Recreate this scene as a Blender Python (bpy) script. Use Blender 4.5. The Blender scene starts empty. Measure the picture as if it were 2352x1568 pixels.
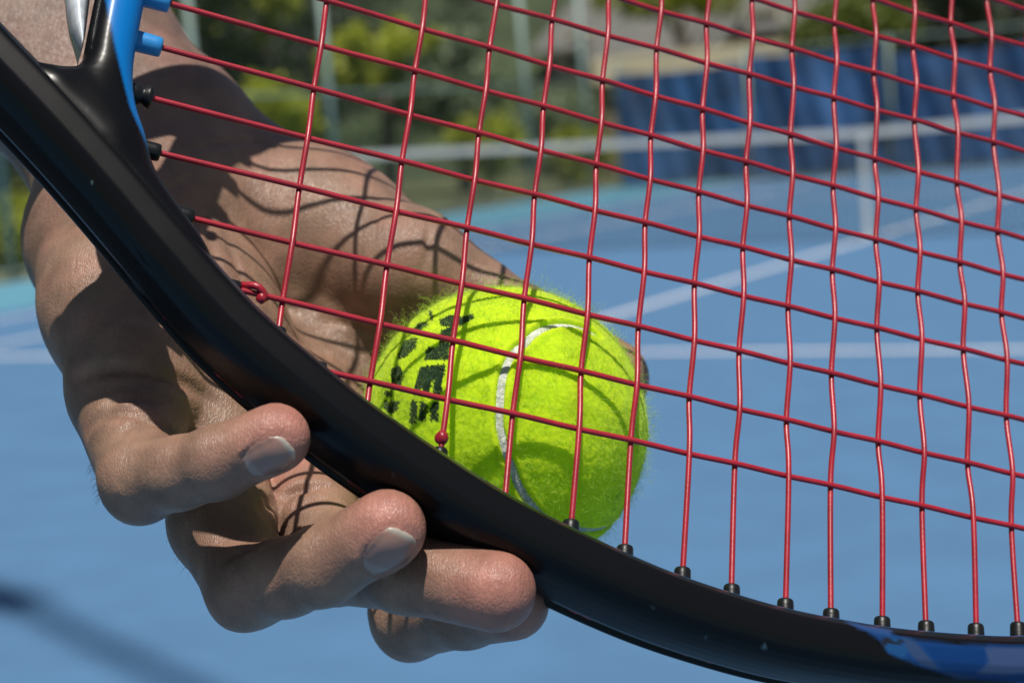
import bpy, math, random
import numpy as np
from mathutils import Vector, Matrix
random.seed(7); rng = np.random.default_rng(7)
SC = bpy.context.scene
COL = SC.collection

# ------------------------------------------------------------------ camera, sky, sun, exposure
LENS = 62.0
FPX = LENS * 2352 / 36.0
CAMPOS = np.array([4.692, -14.304, 1.172])
YAW, PITCH, ROLL = -0.521, 0.121, -0.08
_F = np.array([math.sin(YAW) * math.cos(PITCH), math.cos(YAW) * math.cos(PITCH), -math.sin(PITCH)])
_R = np.cross(_F, [0, 0, 1]); _R /= np.linalg.norm(_R); _U = np.cross(_R, _F)
CR = _R * math.cos(ROLL) + _U * math.sin(ROLL)
CU = -_R * math.sin(ROLL) + _U * math.cos(ROLL)
CF = _F
DIST = FPX / 10.0                       # mm from lens to the ball centre plane
cam = bpy.data.cameras.new('camera'); camo = bpy.data.objects.new('camera', cam); COL.objects.link(camo)
m = Matrix.Identity(4)
for i in range(3):
    m[i][0] = CR[i]; m[i][1] = CU[i]; m[i][2] = -CF[i]; m[i][3] = CAMPOS[i]
camo.matrix_world = m
cam.lens = LENS; cam.sensor_width = 36; cam.clip_start = 0.01; cam.clip_end = 2000
cam.dof.use_dof = True; cam.dof.focus_distance = (DIST - 32) * 0.001; cam.dof.aperture_fstop = 17.0
SC.camera = camo

SUN_CAM = np.array([-0.015, 0.90, 0.43])           # direction to the sun in the camera's axes
sw = SUN_CAM[0] * CR + SUN_CAM[1] * CU - SUN_CAM[2] * CF; sw /= np.linalg.norm(sw)
sun = bpy.data.lights.new('sun', 'SUN'); suno = bpy.data.objects.new('sun', sun); COL.objects.link(suno)
sun.energy = 5.0; sun.angle = math.radians(0.7); sun.color = (1.0, 0.95, 0.87)
suno.rotation_euler = Vector(sw).to_track_quat('Z', 'Y').to_euler()
world = bpy.data.worlds.new('World'); SC.world = world; world.use_nodes = True
wn = world.node_tree; sky = wn.nodes.new('ShaderNodeTexSky'); sky.sky_type = 'NISHITA'; sky.sun_disc = False
sky.sun_elevation = math.asin(sw[2]); sky.sun_rotation = math.atan2(sw[0], sw[1])
bg = wn.nodes['Background']; wn.links.new(sky.outputs[0], bg.inputs[0]); bg.inputs[1].default_value = 0.05
SC.view_settings.view_transform = 'Standard'; SC.view_settings.look = 'None'
SC.view_settings.exposure = 0.15; SC.view_settings.gamma = 1.0
SC.view_settings.use_curve_mapping = False
SC.render.engine = 'CYCLES'

# near frame: millimetres, x right, y up, z towards the lens, origin at the ball's depth
NM = Matrix.Identity(4)
norg = CAMPOS + CF * DIST * 0.001
for i in range(3):
    NM[i][0] = CR[i]; NM[i][1] = CU[i]; NM[i][2] = -CF[i]; NM[i][3] = norg[i]

# ------------------------------------------------------------------ helpers
def link(o, parent=None, world_m=None):
    COL.objects.link(o)
    if parent is not None: o.parent = parent
    if world_m is not None: o.matrix_world = world_m
    return o
def tag(o, label=None, cat=None, group=None, kind=None):
    for k, v in (('label', label), ('category', cat), ('group', group), ('kind', kind)):
        if v: o[k] = v
    return o
def mesh_np(name, V, Fq, mat, parent=None, smooth=True, wm=None, attr=None):
    me = bpy.data.meshes.new(name)
    V = np.asarray(V, dtype=np.float32)
    if isinstance(Fq, np.ndarray):
        n, k = Fq.shape
        me.vertices.add(len(V)); me.vertices.foreach_set('co', V.ravel())
        me.loops.add(n * k); me.loops.foreach_set('vertex_index', Fq.astype(np.int32).ravel())
        me.polygons.add(n); me.polygons.foreach_set('loop_start', np.arange(n, dtype=np.int32) * k)
        me.update(calc_edges=True)
    else:
        me.from_pydata([tuple(v) for v in V.tolist()], [], Fq)
    if smooth: me.polygons.foreach_set('use_smooth', [True] * len(me.polygons))
    me.materials.append(mat)
    if attr is not None:
        a = me.color_attributes.new('paint', 'FLOAT_COLOR', 'POINT')
        c = np.ones((len(V), 4), dtype=np.float32); c[:, :attr.shape[1]] = attr
        a.data.foreach_set('color', c.ravel())
    me.update()
    return link(bpy.data.objects.new(name, me), parent, wm)
def empty(name, loc=(0, 0, 0), wm=None):
    o = bpy.data.objects.new(name, None); o.empty_display_size = 0.01
    COL.objects.link(o)
    if wm is not None: o.matrix_world = wm
    else: o.location = loc
    return o
class MB:
    def __init__(s): s.v = []; s.f = []
    def add(s, V, F):
        b = len(s.v); s.v += [tuple(x) for x in V]; s.f += [[i + b for i in f] for f in F]
    def box(s, c, d, rz=0):
        x, y, z = d[0] / 2, d[1] / 2, d[2] / 2; cs, sn = math.cos(rz), math.sin(rz)
        V = [(c[0] + a * cs - b * sn, c[1] + a * sn + b * cs, c[2] + h) for h in (-z, z) for a, b in ((-x, -y), (x, -y), (x, y), (-x, y))]
        s.add(V, [[3, 2, 1, 0], [4, 5, 6, 7], [0, 1, 5, 4], [1, 2, 6, 5], [2, 3, 7, 6], [3, 0, 4, 7]])
    def tube(s, pts, rads, n=10, cap=True):
        V, F = tube_np(np.array(pts, float), rads, n, cap); s.add(V.tolist(), F)
    def build(s, name, mat, parent=None, smooth=True, wm=None):
        return mesh_np(name, s.v, s.f, mat, parent, smooth, wm)
def tube_np(P, rads, n=10, cap=True):
    P = np.asarray(P, float); k = len(P); rads = np.broadcast_to(rads, (k,))
    T = np.gradient(P, axis=0); T /= np.linalg.norm(T, axis=1)[:, None] + 1e-12
    ref = np.array([0.0, 0, 1]) if abs(T[0][2]) < 0.9 else np.array([1.0, 0, 0])
    V = []; N = np.cross(T[0], ref); N /= np.linalg.norm(N)
    for i in range(k):
        N = N - T[i] * (N @ T[i]); N /= np.linalg.norm(N); B = np.cross(T[i], N)
        a = np.arange(n) * 2 * np.pi / n
        V.append(P[i] + rads[i] * (np.cos(a)[:, None] * N + np.sin(a)[:, None] * B))
    F = [[i * n + j, i * n + (j + 1) % n, (i + 1) * n + (j + 1) % n, (i + 1) * n + j] for i in range(k - 1) for j in range(n)]
    if cap: F += [list(range(n))[::-1], [(k - 1) * n + j for j in range(n)]]
    return np.concatenate(V), F
def lathe(prof, n=18):
    """profile of (r, z) turned round z; closed by its r=0 ends"""
    V = []; F = []
    for r, z in prof:
        for j in range(n):
            a = 2 * math.pi * j / n; V.append((r * math.cos(a), r * math.sin(a), z))
    for i in range(len(prof) - 1):
        for j in range(n):
            F.append([i * n + j, i * n + (j + 1) % n, (i + 1) * n + (j + 1) % n, (i + 1) * n + j])
    return V, F
def crs(P, step):
    """Catmull-Rom through the points, resampled evenly"""
    P = np.asarray(P, float); Q = np.vstack([2 * P[0] - P[1], P, 2 * P[-1] - P[-2]]); out = []
    for i in range(1, len(Q) - 2):
        for t in np.linspace(0, 1, 16, endpoint=False):
            a, b, c, d = Q[i - 1], Q[i], Q[i + 1], Q[i + 2]
            out.append(.5 * (2 * b + (c - a) * t + (2 * a - 5 * b + 4 * c - d) * t * t + (3 * b - a - 3 * c + d) * t ** 3))
    out.append(P[-1]); out = np.array(out)
    L = np.concatenate([[0], np.cumsum(np.linalg.norm(np.diff(out, axis=0), axis=1))])
    n = max(2, int(round(L[-1] / step))); s = np.linspace(0, L[-1], n + 1)
    return np.stack([np.interp(s, L, out[:, k]) for k in range(P.shape[1])], 1)

# materials
def mat(name, col, rough=0.6, metal=0.0, bump=None, noise=None, spec=0.5, coat=0.0, sss=0.0):
    m_ = bpy.data.materials.new(name); m_.use_nodes = True; nt = m_.node_tree; b = nt.nodes['Principled BSDF']
    b.inputs['Base Color'].default_value = (*col, 1); b.inputs['Roughness'].default_value = rough
    b.inputs['Metallic'].default_value = metal; b.inputs['Specular IOR Level'].default_value = spec
    b.inputs['Coat Weight'].default_value = coat
    tc = nt.nodes.new('ShaderNodeTexCoord')
    if noise:
        n = nt.nodes.new('ShaderNodeTexNoise'); n.inputs['Scale'].default_value = noise[0]; n.inputs['Detail'].default_value = 6
        nt.links.new(tc.outputs['Object'], n.inputs['Vector'])
        r = nt.nodes.new('ShaderNodeMix'); r.data_type = 'RGBA'
        r.inputs[6].default_value = (*[c * (1 - noise[1]) for c in col], 1); r.inputs[7].default_value = (*[min(1, c * (1 + noise[1])) for c in col], 1)
        mr = nt.nodes.new('ShaderNodeMapRange'); mr.inputs[1].default_value = 0.3; mr.inputs[2].default_value = 0.7
        nt.links.new(n.outputs[0], mr.inputs[0]); nt.links.new(mr.outputs[0], r.inputs[0]); nt.links.new(r.outputs[2], b.inputs['Base Color'])
    if bump:
        n = nt.nodes.new('ShaderNodeTexNoise'); n.inputs['Scale'].default_value = bump[0]; n.inputs['Detail'].default_value = 4
        nt.links.new(tc.outputs['Object'], n.inputs['Vector'])
        bp = nt.nodes.new('ShaderNodeBump'); bp.inputs['Strength'].default_value = bump[1]; bp.inputs['Distance'].default_value = bump[2]
        nt.links.new(n.outputs[0], bp.inputs['Height']); nt.links.new(bp.outputs[0], b.inputs['Normal'])
    return m_

# pixel (2352 wide) at depth z -> near frame mm
def N3(px, py, z=0.0):
    s = (DIST - z) / FPX
    return np.array([(px - 1176) * s, (784 - py) * s, z])
def NPX(p):
    s = (DIST - p[..., 2]) / FPX
    return p[..., 0] / s + 1176, 784 - p[..., 1] / s
# pixel -> point on court ground / vertical position
def G(px, py, z=0.0):
    d = CF + CR * (px - 1176) / FPX + CU * (784 - py) / FPX
    t = (z - CAMPOS[2]) / d[2]; return CAMPOS + d * t
def ray_w(px, py):
    return CF + CR * (px - 1176) / FPX + CU * (784 - py) / FPX
def on_y(px, py, Y):
    d = ray_w(px, py); t = (Y - CAMPOS[1]) / d[1]; return CAMPOS + d * t
def on_x(px, py, X):
    d = ray_w(px, py); t = (X - CAMPOS[0]) / d[0]; return CAMPOS + d * t

# ================================================================== SETTING: court
def court_mat(name, col, wear=0.07):
    return mat(name, col, rough=0.75, noise=(3.2, wear), bump=(900, 0.25, 0.002), spec=0.3)
M_court = court_mat('court_blue', (0.067, 0.154, 0.280))
M_apron = court_mat('apron_turquoise', (0.085, 0.235, 0.32))
M_white = mat('line_paint', (0.50, 0.52, 0.58), 0.8, noise=(5, .08))
M_dirt = mat('ground_dirt', (0.16, 0.14, 0.08), 0.95, noise=(0.7, .35))
def sheet(name, x0, x1, y0, y1, z, mt):
    o = mesh_np(name, [(x0, y0, z), (x1, y0, z), (x1, y1, z), (x0, y1, z)], [[0, 1, 2, 3]], mt, smooth=False)
    return tag(o, kind='structure')
sheet('ground', -400, 400, -400, 400, -0.012, M_dirt)
sheet('court_apron', -8.7, 13, -22, 12.6, -0.004, M_apron)
sheet('court_surface', -6.1, 6.1, -17.0, 12.4, 0.0, M_court)
def line(x0, x1, y0, y1): sheet('court_line', x0, x1, y0, y1, 0.004, M_white)
hw = 0.042
for x in (-4.115, 4.115): line(x - hw, x + hw, -11.885, 11.885)
for x in (-5.485, 5.485): line(x - hw, x + hw, -11.885, 11.885)
for x0, x1 in ((-5.46, -4.14), (-4.09, 4.09), (4.14, 5.46)):
    line(x0, x1, 11.835, 11.885); line(x0, x1, -11.885, -11.835)
for y in (-6.4, 6.4):
    line(-4.09, -hw, y - hw, y + hw); line(hw, 4.09, y - hw, y + hw)
line(-hw, hw, -6.425, 6.425)

# ------------------------------------------------------------------ net
M_tape = mat('net_tape', (0.62, 0.63, 0.60), 0.8, noise=(9, .08))
M_cord = mat('net_cord', (0.02, 0.03, 0.03), 0.8)
M_post = mat('post_green', (0.10, 0.16, 0.13), 0.5, noise=(3, .15))
net = tag(empty('tennis_net', (0, 0, 0)), 'long white-taped tennis net stretched across the blue court', 'net')
def neth(x): return 0.914 + 0.156 * abs(x) / 6.4
b = MB(); n = 48
for i in range(n):
    xa, xb = -6.4 + 12.8 * i / n, -6.4 + 12.8 * (i + 1) / n
    za, zb = neth(xa), neth(xb); h = 0.062; t = 0.012
    V = [(xa, -t, za - h), (xb, -t, zb - h), (xb, -t, zb), (xa, -t, za), (xa, t, za - h), (xb, t, zb - h), (xb, t, zb), (xa, t, za)]
    b.add(V, [[0, 1, 2, 3], [5, 4, 7, 6], [3, 2, 6, 7], [1, 0, 4, 5]])
b.build('net_tape', M_tape, net, smooth=False)
b = MB()
x = -6.38
while x < 6.38:
    b.box((x, 0, (neth(x) - .06) / 2 + .01), (0.0062, 0.004, neth(x) - .08)); x += 0.045
for k in range(19):
    for s in (-1, 1):
        z = 0.03 + k * 0.0455
        b.add([(0, -.0017, z), (s * 6.38, -.0017, z + .156 * k / 19), (s * 6.38, .0017, z + .156 * k / 19 + .0062), (0, .0017, z + .0062)], [[0, 1, 2, 3]])
o = b.build('net_mesh', M_cord, net, smooth=False); tag(o, kind='stuff')
b = MB(); b.box((0, -0.017, 0.457), (0.052, 0.006, 0.914)); b.box((0, 0, .917), (.052, .04, .005)); b.build('centre_strap', M_tape, net, smooth=False)
for s in (-1, 1):
    b = MB(); b.tube([(s * 6.42, 0, 0), (s * 6.42, 0, 1.09)], .04, 14); b.build('net_post', M_post, net)

# ------------------------------------------------------------------ fences
M_mesh = mat('fence_wire', (0.10, 0.17, 0.13), 0.5, metal=.2)
M_pole = mat('fence_pole', (0.22, 0.30, 0.27), 0.5, noise=(2, .15))
XF = -8.95; YF = 12.6
side = tag(empty('side_fence', (XF, 0, 0)), 'tall green chain link fence along the left side of the court', 'fence')
xs_pole = [on_x(px, py, XF)[1] for px, py in ((20, 560), (472, 420), (772, 400), (1222, 400))]
ys = sorted(set([round(v, 2) for v in xs_pole] + [-9.5, 12.6]))
for i, y in enumerate(ys):
    b = MB(); r = 0.06 if y < -1 else 0.045
    b.tube([(0, y, 0), (0, y, 3.6)], r, 12); b.tube([(0, y, 3.6), (0, y, 3.64)], [r * 1.2, r * .4], 12); b.build('post', M_pole, side)
b = MB()
for z in (0.08, 1.8, 3.55): b.tube([(0, -9.5, z), (0, 12.6, z)], .02, 6)
b.build('rail', M_pole, side)
b = MB(); y = -9.5
while y < 12.6:
    for s in (1, -1):
        y1 = y + s * 3.5
        b.add([(.0, y - .002, .08), (.0, y + .002, .08), (.0, y1 + .002, 3.55), (.0, y1 - .002, 3.55)], [[0, 1, 2, 3]])
    y += 0.13
tag(b.build('wire_mesh', M_mesh, side, smooth=False), kind='stuff')

M_screen = mat('windscreen_blue', (0.021, 0.070, 0.165), 0.75, noise=(1.2, .6))
back = tag(empty('back_fence', (0, YF, 0)), 'low fence behind the far baseline hung with dark blue windscreens', 'fence')
P0 = on_y(1428, 430, YF)[0]
xx = P0; k = 0
while xx < 9:
    b = MB(); b.tube([(xx, 0.06, 0), (xx, 0.06, 2.1)], .03, 8); b.build('post', M_pole, back)
    w = 2.35; nx, nz = 40, 10; V = []; F = []
    for i in range(nx + 1):
        for j in range(nz + 1):
            u = i / nx; h = j / nz
            V.append((xx + .04 + (w - .08) * u, -0.02 - .045 * math.sin(u * (7 + 3 * math.sin(k * 1.7)) + k * 2 + h * 2.6) - .025 * math.sin(u * (19 + 5 * math.sin(k)) + k - h * 4) - .03 * math.sin(u * 31 + h * 7), .04 + (1.86 + .1 * math.sin(k * 2.1)) * h - .05 * math.sin(u * math.pi) * h))
    for i in range(nx):
        for j in range(nz):
            a = i * (nz + 1) + j; F.append([a, a + nz + 1, a + nz + 2, a + 1])
    V2 = [(a_, b_ + .004, c_) for a_, b_, c_ in V]; nV = len(V)
    b = MB(); b.add(V + V2, F + [[i + nV for i in f[::-1]] for f in F]); b.build('windscreen', M_screen, back)
    xx += w; k += 1
b = MB(); b.tube([(P0, .06, 2.05), (9, .06, 2.05)], .02, 6); b.build('rail', M_pole, back)

# ------------------------------------------------------------------ beyond the fences: ground strip, walls, house, trees
M_grass = mat('dry_grass', (0.085, 0.095, 0.035), 0.95, noise=(1.2, .4))
sheet('grass_verge', -60, -9.05, -60, 90, -0.006, M_grass)
sheet('far_verge', -9.04, 60, 12.8, 90, -0.006, M_grass)
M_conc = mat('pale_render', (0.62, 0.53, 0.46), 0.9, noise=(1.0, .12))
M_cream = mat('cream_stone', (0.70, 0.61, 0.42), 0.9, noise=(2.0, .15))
M_roof = mat('roof_grey', (0.11, 0.11, 0.10), 0.85, noise=(3.0, .25))
M_dark = mat('dark_glass', (0.015, 0.018, 0.02), 0.2)
# retaining wall behind the windscreens, with a cream coping
YW = 17.0
a = on_y(1375, 170, YW); c = on_y(1835, 120, YW)
wall = tag(empty('retaining_wall', (a[0], YW, 0)), 'garden retaining wall with sunlit cream coping above the blue windscreens', 'wall')
ztop = on_y(1600, 112, YW)[2]; L = c[0] - a[0]
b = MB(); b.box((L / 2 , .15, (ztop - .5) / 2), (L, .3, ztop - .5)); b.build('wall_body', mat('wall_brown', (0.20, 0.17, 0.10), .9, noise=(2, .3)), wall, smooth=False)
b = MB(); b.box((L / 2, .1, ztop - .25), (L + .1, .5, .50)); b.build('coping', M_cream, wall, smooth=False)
# house
YH = 30.0
h0 = on_y(1265, 60, YH); h1 = on_y(1990, 60, YH); zt = on_y(1600, 30, YH)[2]
house = tag(empty('house', (h0[0], YH, 0)), 'pale pinkish house with grey roof behind the cream wall', 'house')
LH = h1[0] - h0[0]
b = MB(); b.box((LH / 2, 3, zt / 2 - .3), (LH, 6, zt - .6)); b.build('wall', M_conc, house, smooth=False)
b = MB()
def quadslab(mb, P, t=.15):
    V = [tuple(p) for p in P] + [(p[0], p[1], p[2] - t) for p in P]
    mb.add(V, [[0, 1, 2, 3], [7, 6, 5, 4], [0, 4, 5, 1], [1, 5, 6, 2], [2, 6, 7, 3], [3, 7, 4, 0]])
za = on_y(1540, 125, YH)[2]; zb = on_y(1540, 38, YH)[2]; xa = on_y(1420, 100, YH)[0] - h0[0]; xb = on_y(1720, 100, YH)[0] - h0[0]
quadslab(b, [(xa, -2.2, za), (xb, -2.2, za), (xb, -.05, zb), (xa, -.05, zb)]); b.build('porch_roof', M_roof, house, smooth=False)
b = MB(); quadslab(b, [(-.5, -.5, zt - .6), (LH + .5, -.5, zt - .6), (LH + .5, 3, zt + 1.2), (-.5, 3, zt + 1.2)]); quadslab(b, [(-.5, 3, zt + 1.2), (LH + .5, 3, zt + 1.2), (LH + .5, 6.5, zt - .6), (-.5, 6.5, zt - .6)]); b.build('roof', M_roof, house, smooth=False)
for px, py in ((1335, 120), (1500, 8), (1760, 70)):
    q = on_y(px, py, YH)
    f = MB(); f.box((q[0] - h0[0], -.03, q[2]), (.9, .08, 1.1)); w_ = f.build('window', M_cream, house, smooth=False)
    f = MB(); f.box((q[0] - h0[0], -.08, q[2]), (.75, .04, .95)); f.build('pane', M_dark, w_, smooth=False)

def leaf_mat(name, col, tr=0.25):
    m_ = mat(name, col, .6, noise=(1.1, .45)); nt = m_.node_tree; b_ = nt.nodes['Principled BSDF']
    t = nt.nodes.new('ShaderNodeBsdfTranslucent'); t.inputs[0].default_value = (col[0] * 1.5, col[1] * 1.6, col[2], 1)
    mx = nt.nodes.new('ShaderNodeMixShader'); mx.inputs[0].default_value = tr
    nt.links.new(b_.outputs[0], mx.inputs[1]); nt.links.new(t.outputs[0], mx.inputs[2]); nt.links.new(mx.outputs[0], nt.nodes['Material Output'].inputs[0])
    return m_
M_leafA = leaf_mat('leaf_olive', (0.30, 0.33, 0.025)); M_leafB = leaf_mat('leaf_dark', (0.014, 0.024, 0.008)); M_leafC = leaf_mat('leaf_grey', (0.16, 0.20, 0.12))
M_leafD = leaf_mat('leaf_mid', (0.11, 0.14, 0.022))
M_bark = mat('bark', (0.10, 0.08, 0.06), .9, noise=(6, .3), bump=(20, .6, .03))
def crown_np(cx, cz, rx, rz, ncl, leaf, per=90, ry=None):
    ry = ry or rx; V = []; 
    c = rng.normal(size=(ncl, 3)); c /= np.linalg.norm(c, axis=1)[:, None]; c *= rng.uniform(.35, 1.0, (ncl, 1)) ** .6
    c = c * [rx, ry, rz] + [cx, 0, cz]; cr = rng.uniform(.13, .3, ncl) * min(rx, rz) * 1.5
    P = np.repeat(c, per, axis=0) + rng.normal(size=(ncl * per, 3)) * np.repeat(cr, per)[:, None] * .55
    n_ = len(P); A = rng.normal(size=(n_, 3)); A /= np.linalg.norm(A, axis=1)[:, None]; B = np.cross(A, rng.normal(size=(n_, 3))); B /= np.linalg.norm(B, axis=1)[:, None]
    s = rng.uniform(.6, 1.3, (n_, 1)) * leaf
    V = np.stack([P - A * s, P - B * s * .5, P + A * s, P + B * s * .5], 1).reshape(-1, 3)
    V[:, 2] = np.maximum(V[:, 2], 0.02)
    return V, np.arange(n_ * 4).reshape(-1, 4)
def tree(name, label, cat, base, cz, rx, rz, mt, ncl=40, leaf=.12, trunk=.12, group=None, per=90):
    r = tag(empty(name, tuple(base)), label, cat, group)
    b = MB(); b.tube([(0, 0, 0), (.05, .03, cz * .5), (-.03, .05, cz)], [trunk * 1.25, trunk, trunk * .5], 10)
    for k in range(5):
        a_ = k * 1.3; b.tube([(0, 0, cz * (.45 + .08 * k)), (math.cos(a_) * rx * .35, math.sin(a_) * rx * .35, cz * (.7 + .08 * k)), (math.cos(a_) * rx * .7, math.sin(a_) * rx * .7, cz * (.95 + .07 * k))], [trunk * .5, trunk * .3, trunk * .1], 6)
    b.build('trunk', M_bark, r)
    V, F = crown_np(0, cz, rx, rz, ncl, leaf, per); mesh_np('crown', V, F, mt, r, smooth=False)
    return r
# depth along pixel columns beyond the side fence
def far(px, py, X): q = on_x(px, py, X); return q
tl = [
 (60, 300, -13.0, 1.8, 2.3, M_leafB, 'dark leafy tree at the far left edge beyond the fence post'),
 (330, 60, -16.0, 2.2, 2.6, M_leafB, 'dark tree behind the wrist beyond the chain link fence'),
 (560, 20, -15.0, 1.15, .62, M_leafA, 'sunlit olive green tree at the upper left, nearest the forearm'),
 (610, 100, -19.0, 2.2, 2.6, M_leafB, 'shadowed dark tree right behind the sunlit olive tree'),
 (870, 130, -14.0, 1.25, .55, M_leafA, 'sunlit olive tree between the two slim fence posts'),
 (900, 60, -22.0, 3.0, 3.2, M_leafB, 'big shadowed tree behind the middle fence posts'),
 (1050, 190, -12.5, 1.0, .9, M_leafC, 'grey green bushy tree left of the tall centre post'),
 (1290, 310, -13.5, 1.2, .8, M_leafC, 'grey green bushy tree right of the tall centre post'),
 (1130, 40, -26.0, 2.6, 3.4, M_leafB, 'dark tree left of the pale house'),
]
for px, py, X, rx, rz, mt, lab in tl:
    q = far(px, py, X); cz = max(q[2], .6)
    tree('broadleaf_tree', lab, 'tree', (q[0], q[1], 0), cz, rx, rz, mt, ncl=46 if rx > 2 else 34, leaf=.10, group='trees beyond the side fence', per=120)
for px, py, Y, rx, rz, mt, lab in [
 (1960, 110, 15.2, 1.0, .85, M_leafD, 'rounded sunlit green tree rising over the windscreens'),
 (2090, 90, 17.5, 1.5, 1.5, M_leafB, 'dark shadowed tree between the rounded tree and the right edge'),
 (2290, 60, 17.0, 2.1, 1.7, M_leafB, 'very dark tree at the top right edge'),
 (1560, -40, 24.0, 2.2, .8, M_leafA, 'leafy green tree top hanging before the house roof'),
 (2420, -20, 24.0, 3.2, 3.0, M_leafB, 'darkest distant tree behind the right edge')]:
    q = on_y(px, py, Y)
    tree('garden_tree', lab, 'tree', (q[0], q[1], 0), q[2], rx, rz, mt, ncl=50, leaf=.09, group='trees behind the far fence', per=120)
for k, (px, py, X, lab) in enumerate([(640, 270, -11.0, 'small bright yellow green shrub low behind the thumb'), (1110, 330, -10.4, 'low olive shrub left of the tall centre post, at fence foot'), (1330, 360, -10.6, 'low green shrub at the fence foot beside the windscreens'),(40, 590, -10.5, 'low green shrub behind the leftmost fence post')]):
    q = far(px, py, X); r = tag(empty('shrub', (q[0], q[1], 0)), lab, 'shrub', 'shrubs at the foot of the side fence')
    V, F = crown_np(0, max(.35, q[2]), .55, .5, 26, .07, 110); mesh_np('foliage', V, F, M_leafA, r, smooth=False)
    b = MB(); b.tube([(0, 0, 0), (0, 0, max(.35, q[2]))], [.03, .015], 7); b.build('stem', M_bark, r)
V, F = [], None
hV = []; 
nx_ = 120
hill = MB()
rows = [(0.0, 45), (6.0, 60), (16.0, 90), (20.0, 130)]
Vh = []
for h, d in rows:
    for i in range(nx_ + 1):
        a_ = -1.55 + 2.0 * i / nx_
        Vh.append((CAMPOS[0] + math.sin(a_) * d, CAMPOS[1] + math.cos(a_) * d, h * (1 + .15 * math.sin(i * .31) + .08 * math.sin(i * .9)) - .02))
Fh = [[r_ * (nx_ + 1) + i, r_ * (nx_ + 1) + i + 1, (r_ + 1) * (nx_ + 1) + i + 1, (r_ + 1) * (nx_ + 1) + i] for r_ in range(3) for i in range(nx_)]
hill.add(Vh, Fh); tag(hill.build('wooded_hill', mat('hill_green', (0.035, 0.05, 0.02), 1, noise=(.25, .5)), None), kind='structure')
# unseen post and arm, added to cast the soft shadow on the near court
sA, sB = G(-60, 1335), G(560, 1640)
lift = sw / sw[2] * 13.0
pA, pB = sA + lift, sB + lift
caster = tag(empty('shadow_caster', (pA[0] - 1.2, pA[1] + .5, 0)), 'added unseen post whose arm throws the blurred shadow on the near court', 'lamp post')
o0 = np.array([pA[0] - 1.2, pA[1] + .5, 0])
b = MB(); b.tube([(0, 0, 0), (0, 0, 13.1)], .06, 12); b.build('post', M_pole, caster)
b = MB(); b.tube([(0, 0, 13.0), tuple(pA - o0), tuple(pB - o0)], .036, 10); b.build('arm', M_pole, caster)
b = MB(); q = G(20, 1378) + lift - o0; b.tube([q + [-.14, .05, -.02], q + [.12, -.05, -.02]], [.10, .07], 12); b.build('caster_head', M_pole, caster)
def SMIN(a, b_, k):
    h = np.clip(.5 + .5 * (b_ - a) / k, 0, 1); return b_ * (1 - h) + a * h - k * h * (1 - h)
# surface nets
def surface_nets(D):
    nx, ny, nz = D.shape; ins = D < 0
    cnt = np.zeros((nx - 1, ny - 1, nz - 1), np.int8)
    for a in (0, 1):
        for b_ in (0, 1):
            for c in (0, 1): cnt += ins[a:nx - 1 + a, b_:ny - 1 + b_, c:nz - 1 + c]
    act = (cnt > 0) & (cnt < 8); idx = np.argwhere(act); n_ = len(idx); vid = np.full(act.shape, -1, np.int64); vid[act] = np.arange(n_)
    acc = np.zeros((n_, 3)); num = np.zeros(n_)
    i, j, k = idx.T
    for ax in range(3):
        o1, o2 = [q for q in range(3) if q != ax]
        for s1 in (0, 1):
            for s2 in (0, 1):
                off = [0, 0, 0]; off[o1] = s1; off[o2] = s2; p = [i + off[0], j + off[1], k + off[2]]; q = list(p); q[ax] = q[ax] + 1
                d0 = D[p[0], p[1], p[2]]; d1 = D[q[0], q[1], q[2]]; c_ = (d0 < 0) != (d1 < 0); t = np.where(c_, d0 / np.where(c_, d0 - d1, 1), 0)
                pos = np.stack(p, 1).astype(float); pos[:, ax] += t; acc += np.where(c_[:, None], pos - idx, 0); num += c_
    V = idx + acc / num[:, None]; Fq = []
    for ax in range(3):
        o1, o2 = [(1, 2), (2, 0), (0, 1)][ax]
        sl0 = [slice(1, -1)] * 3; sl1 = [slice(1, -1)] * 3; sl0[ax] = slice(0, -1); sl1[ax] = slice(1, None)
        A = ins[tuple(sl0)]; B = ins[tuple(sl1)]; e = np.argwhere(A != B)
        base = e.copy(); base[:, o1] += 1; base[:, o2] += 1
        flip = A[tuple(e.T)]
        def vv(d1, d2):
            b2 = base.copy(); b2[:, o1] -= d1; b2[:, o2] -= d2; return vid[tuple(b2.T)]
        q = np.stack([vv(1, 1), vv(0, 1), vv(0, 0), vv(1, 0)], 1); q[~flip] = q[~flip][:, ::-1]; Fq.append(q)
    F = np.concatenate(Fq); F = F[(F >= 0).all(1)]
    return V, F
# ================================================================== THE BALL
BALL = N3(1158, 985, 0.0); RB = 32.7
NRM = np.array([0.32408866, 0.40937515, 0.85286489]); NRM /= np.linalg.norm(NRM)
RU = np.array([0.94203807, -0.2223498, -0.25124657]); RU -= NRM * (RU @ NRM); RU /= np.linalg.norm(RU)
RV = np.cross(NRM, RU)
RORG = BALL + NRM * 33.7
MMM = Matrix.Scale(0.001, 4)
def near_m(org_mm, axes=None):
    """matrix of an object with its origin at org_mm of the near frame; mesh coords in metres along axes"""
    M_ = Matrix.Identity(4)
    ax = axes if axes is not None else (np.array([1., 0, 0]), np.array([0, 1., 0]), np.array([0, 0, 1.]))
    for c in range(3):
        for r in range(3): M_[r][c] = ax[c][r]
    for r in range(3): M_[r][3] = org_mm[r] * 0.001
    return NM @ M_

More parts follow.
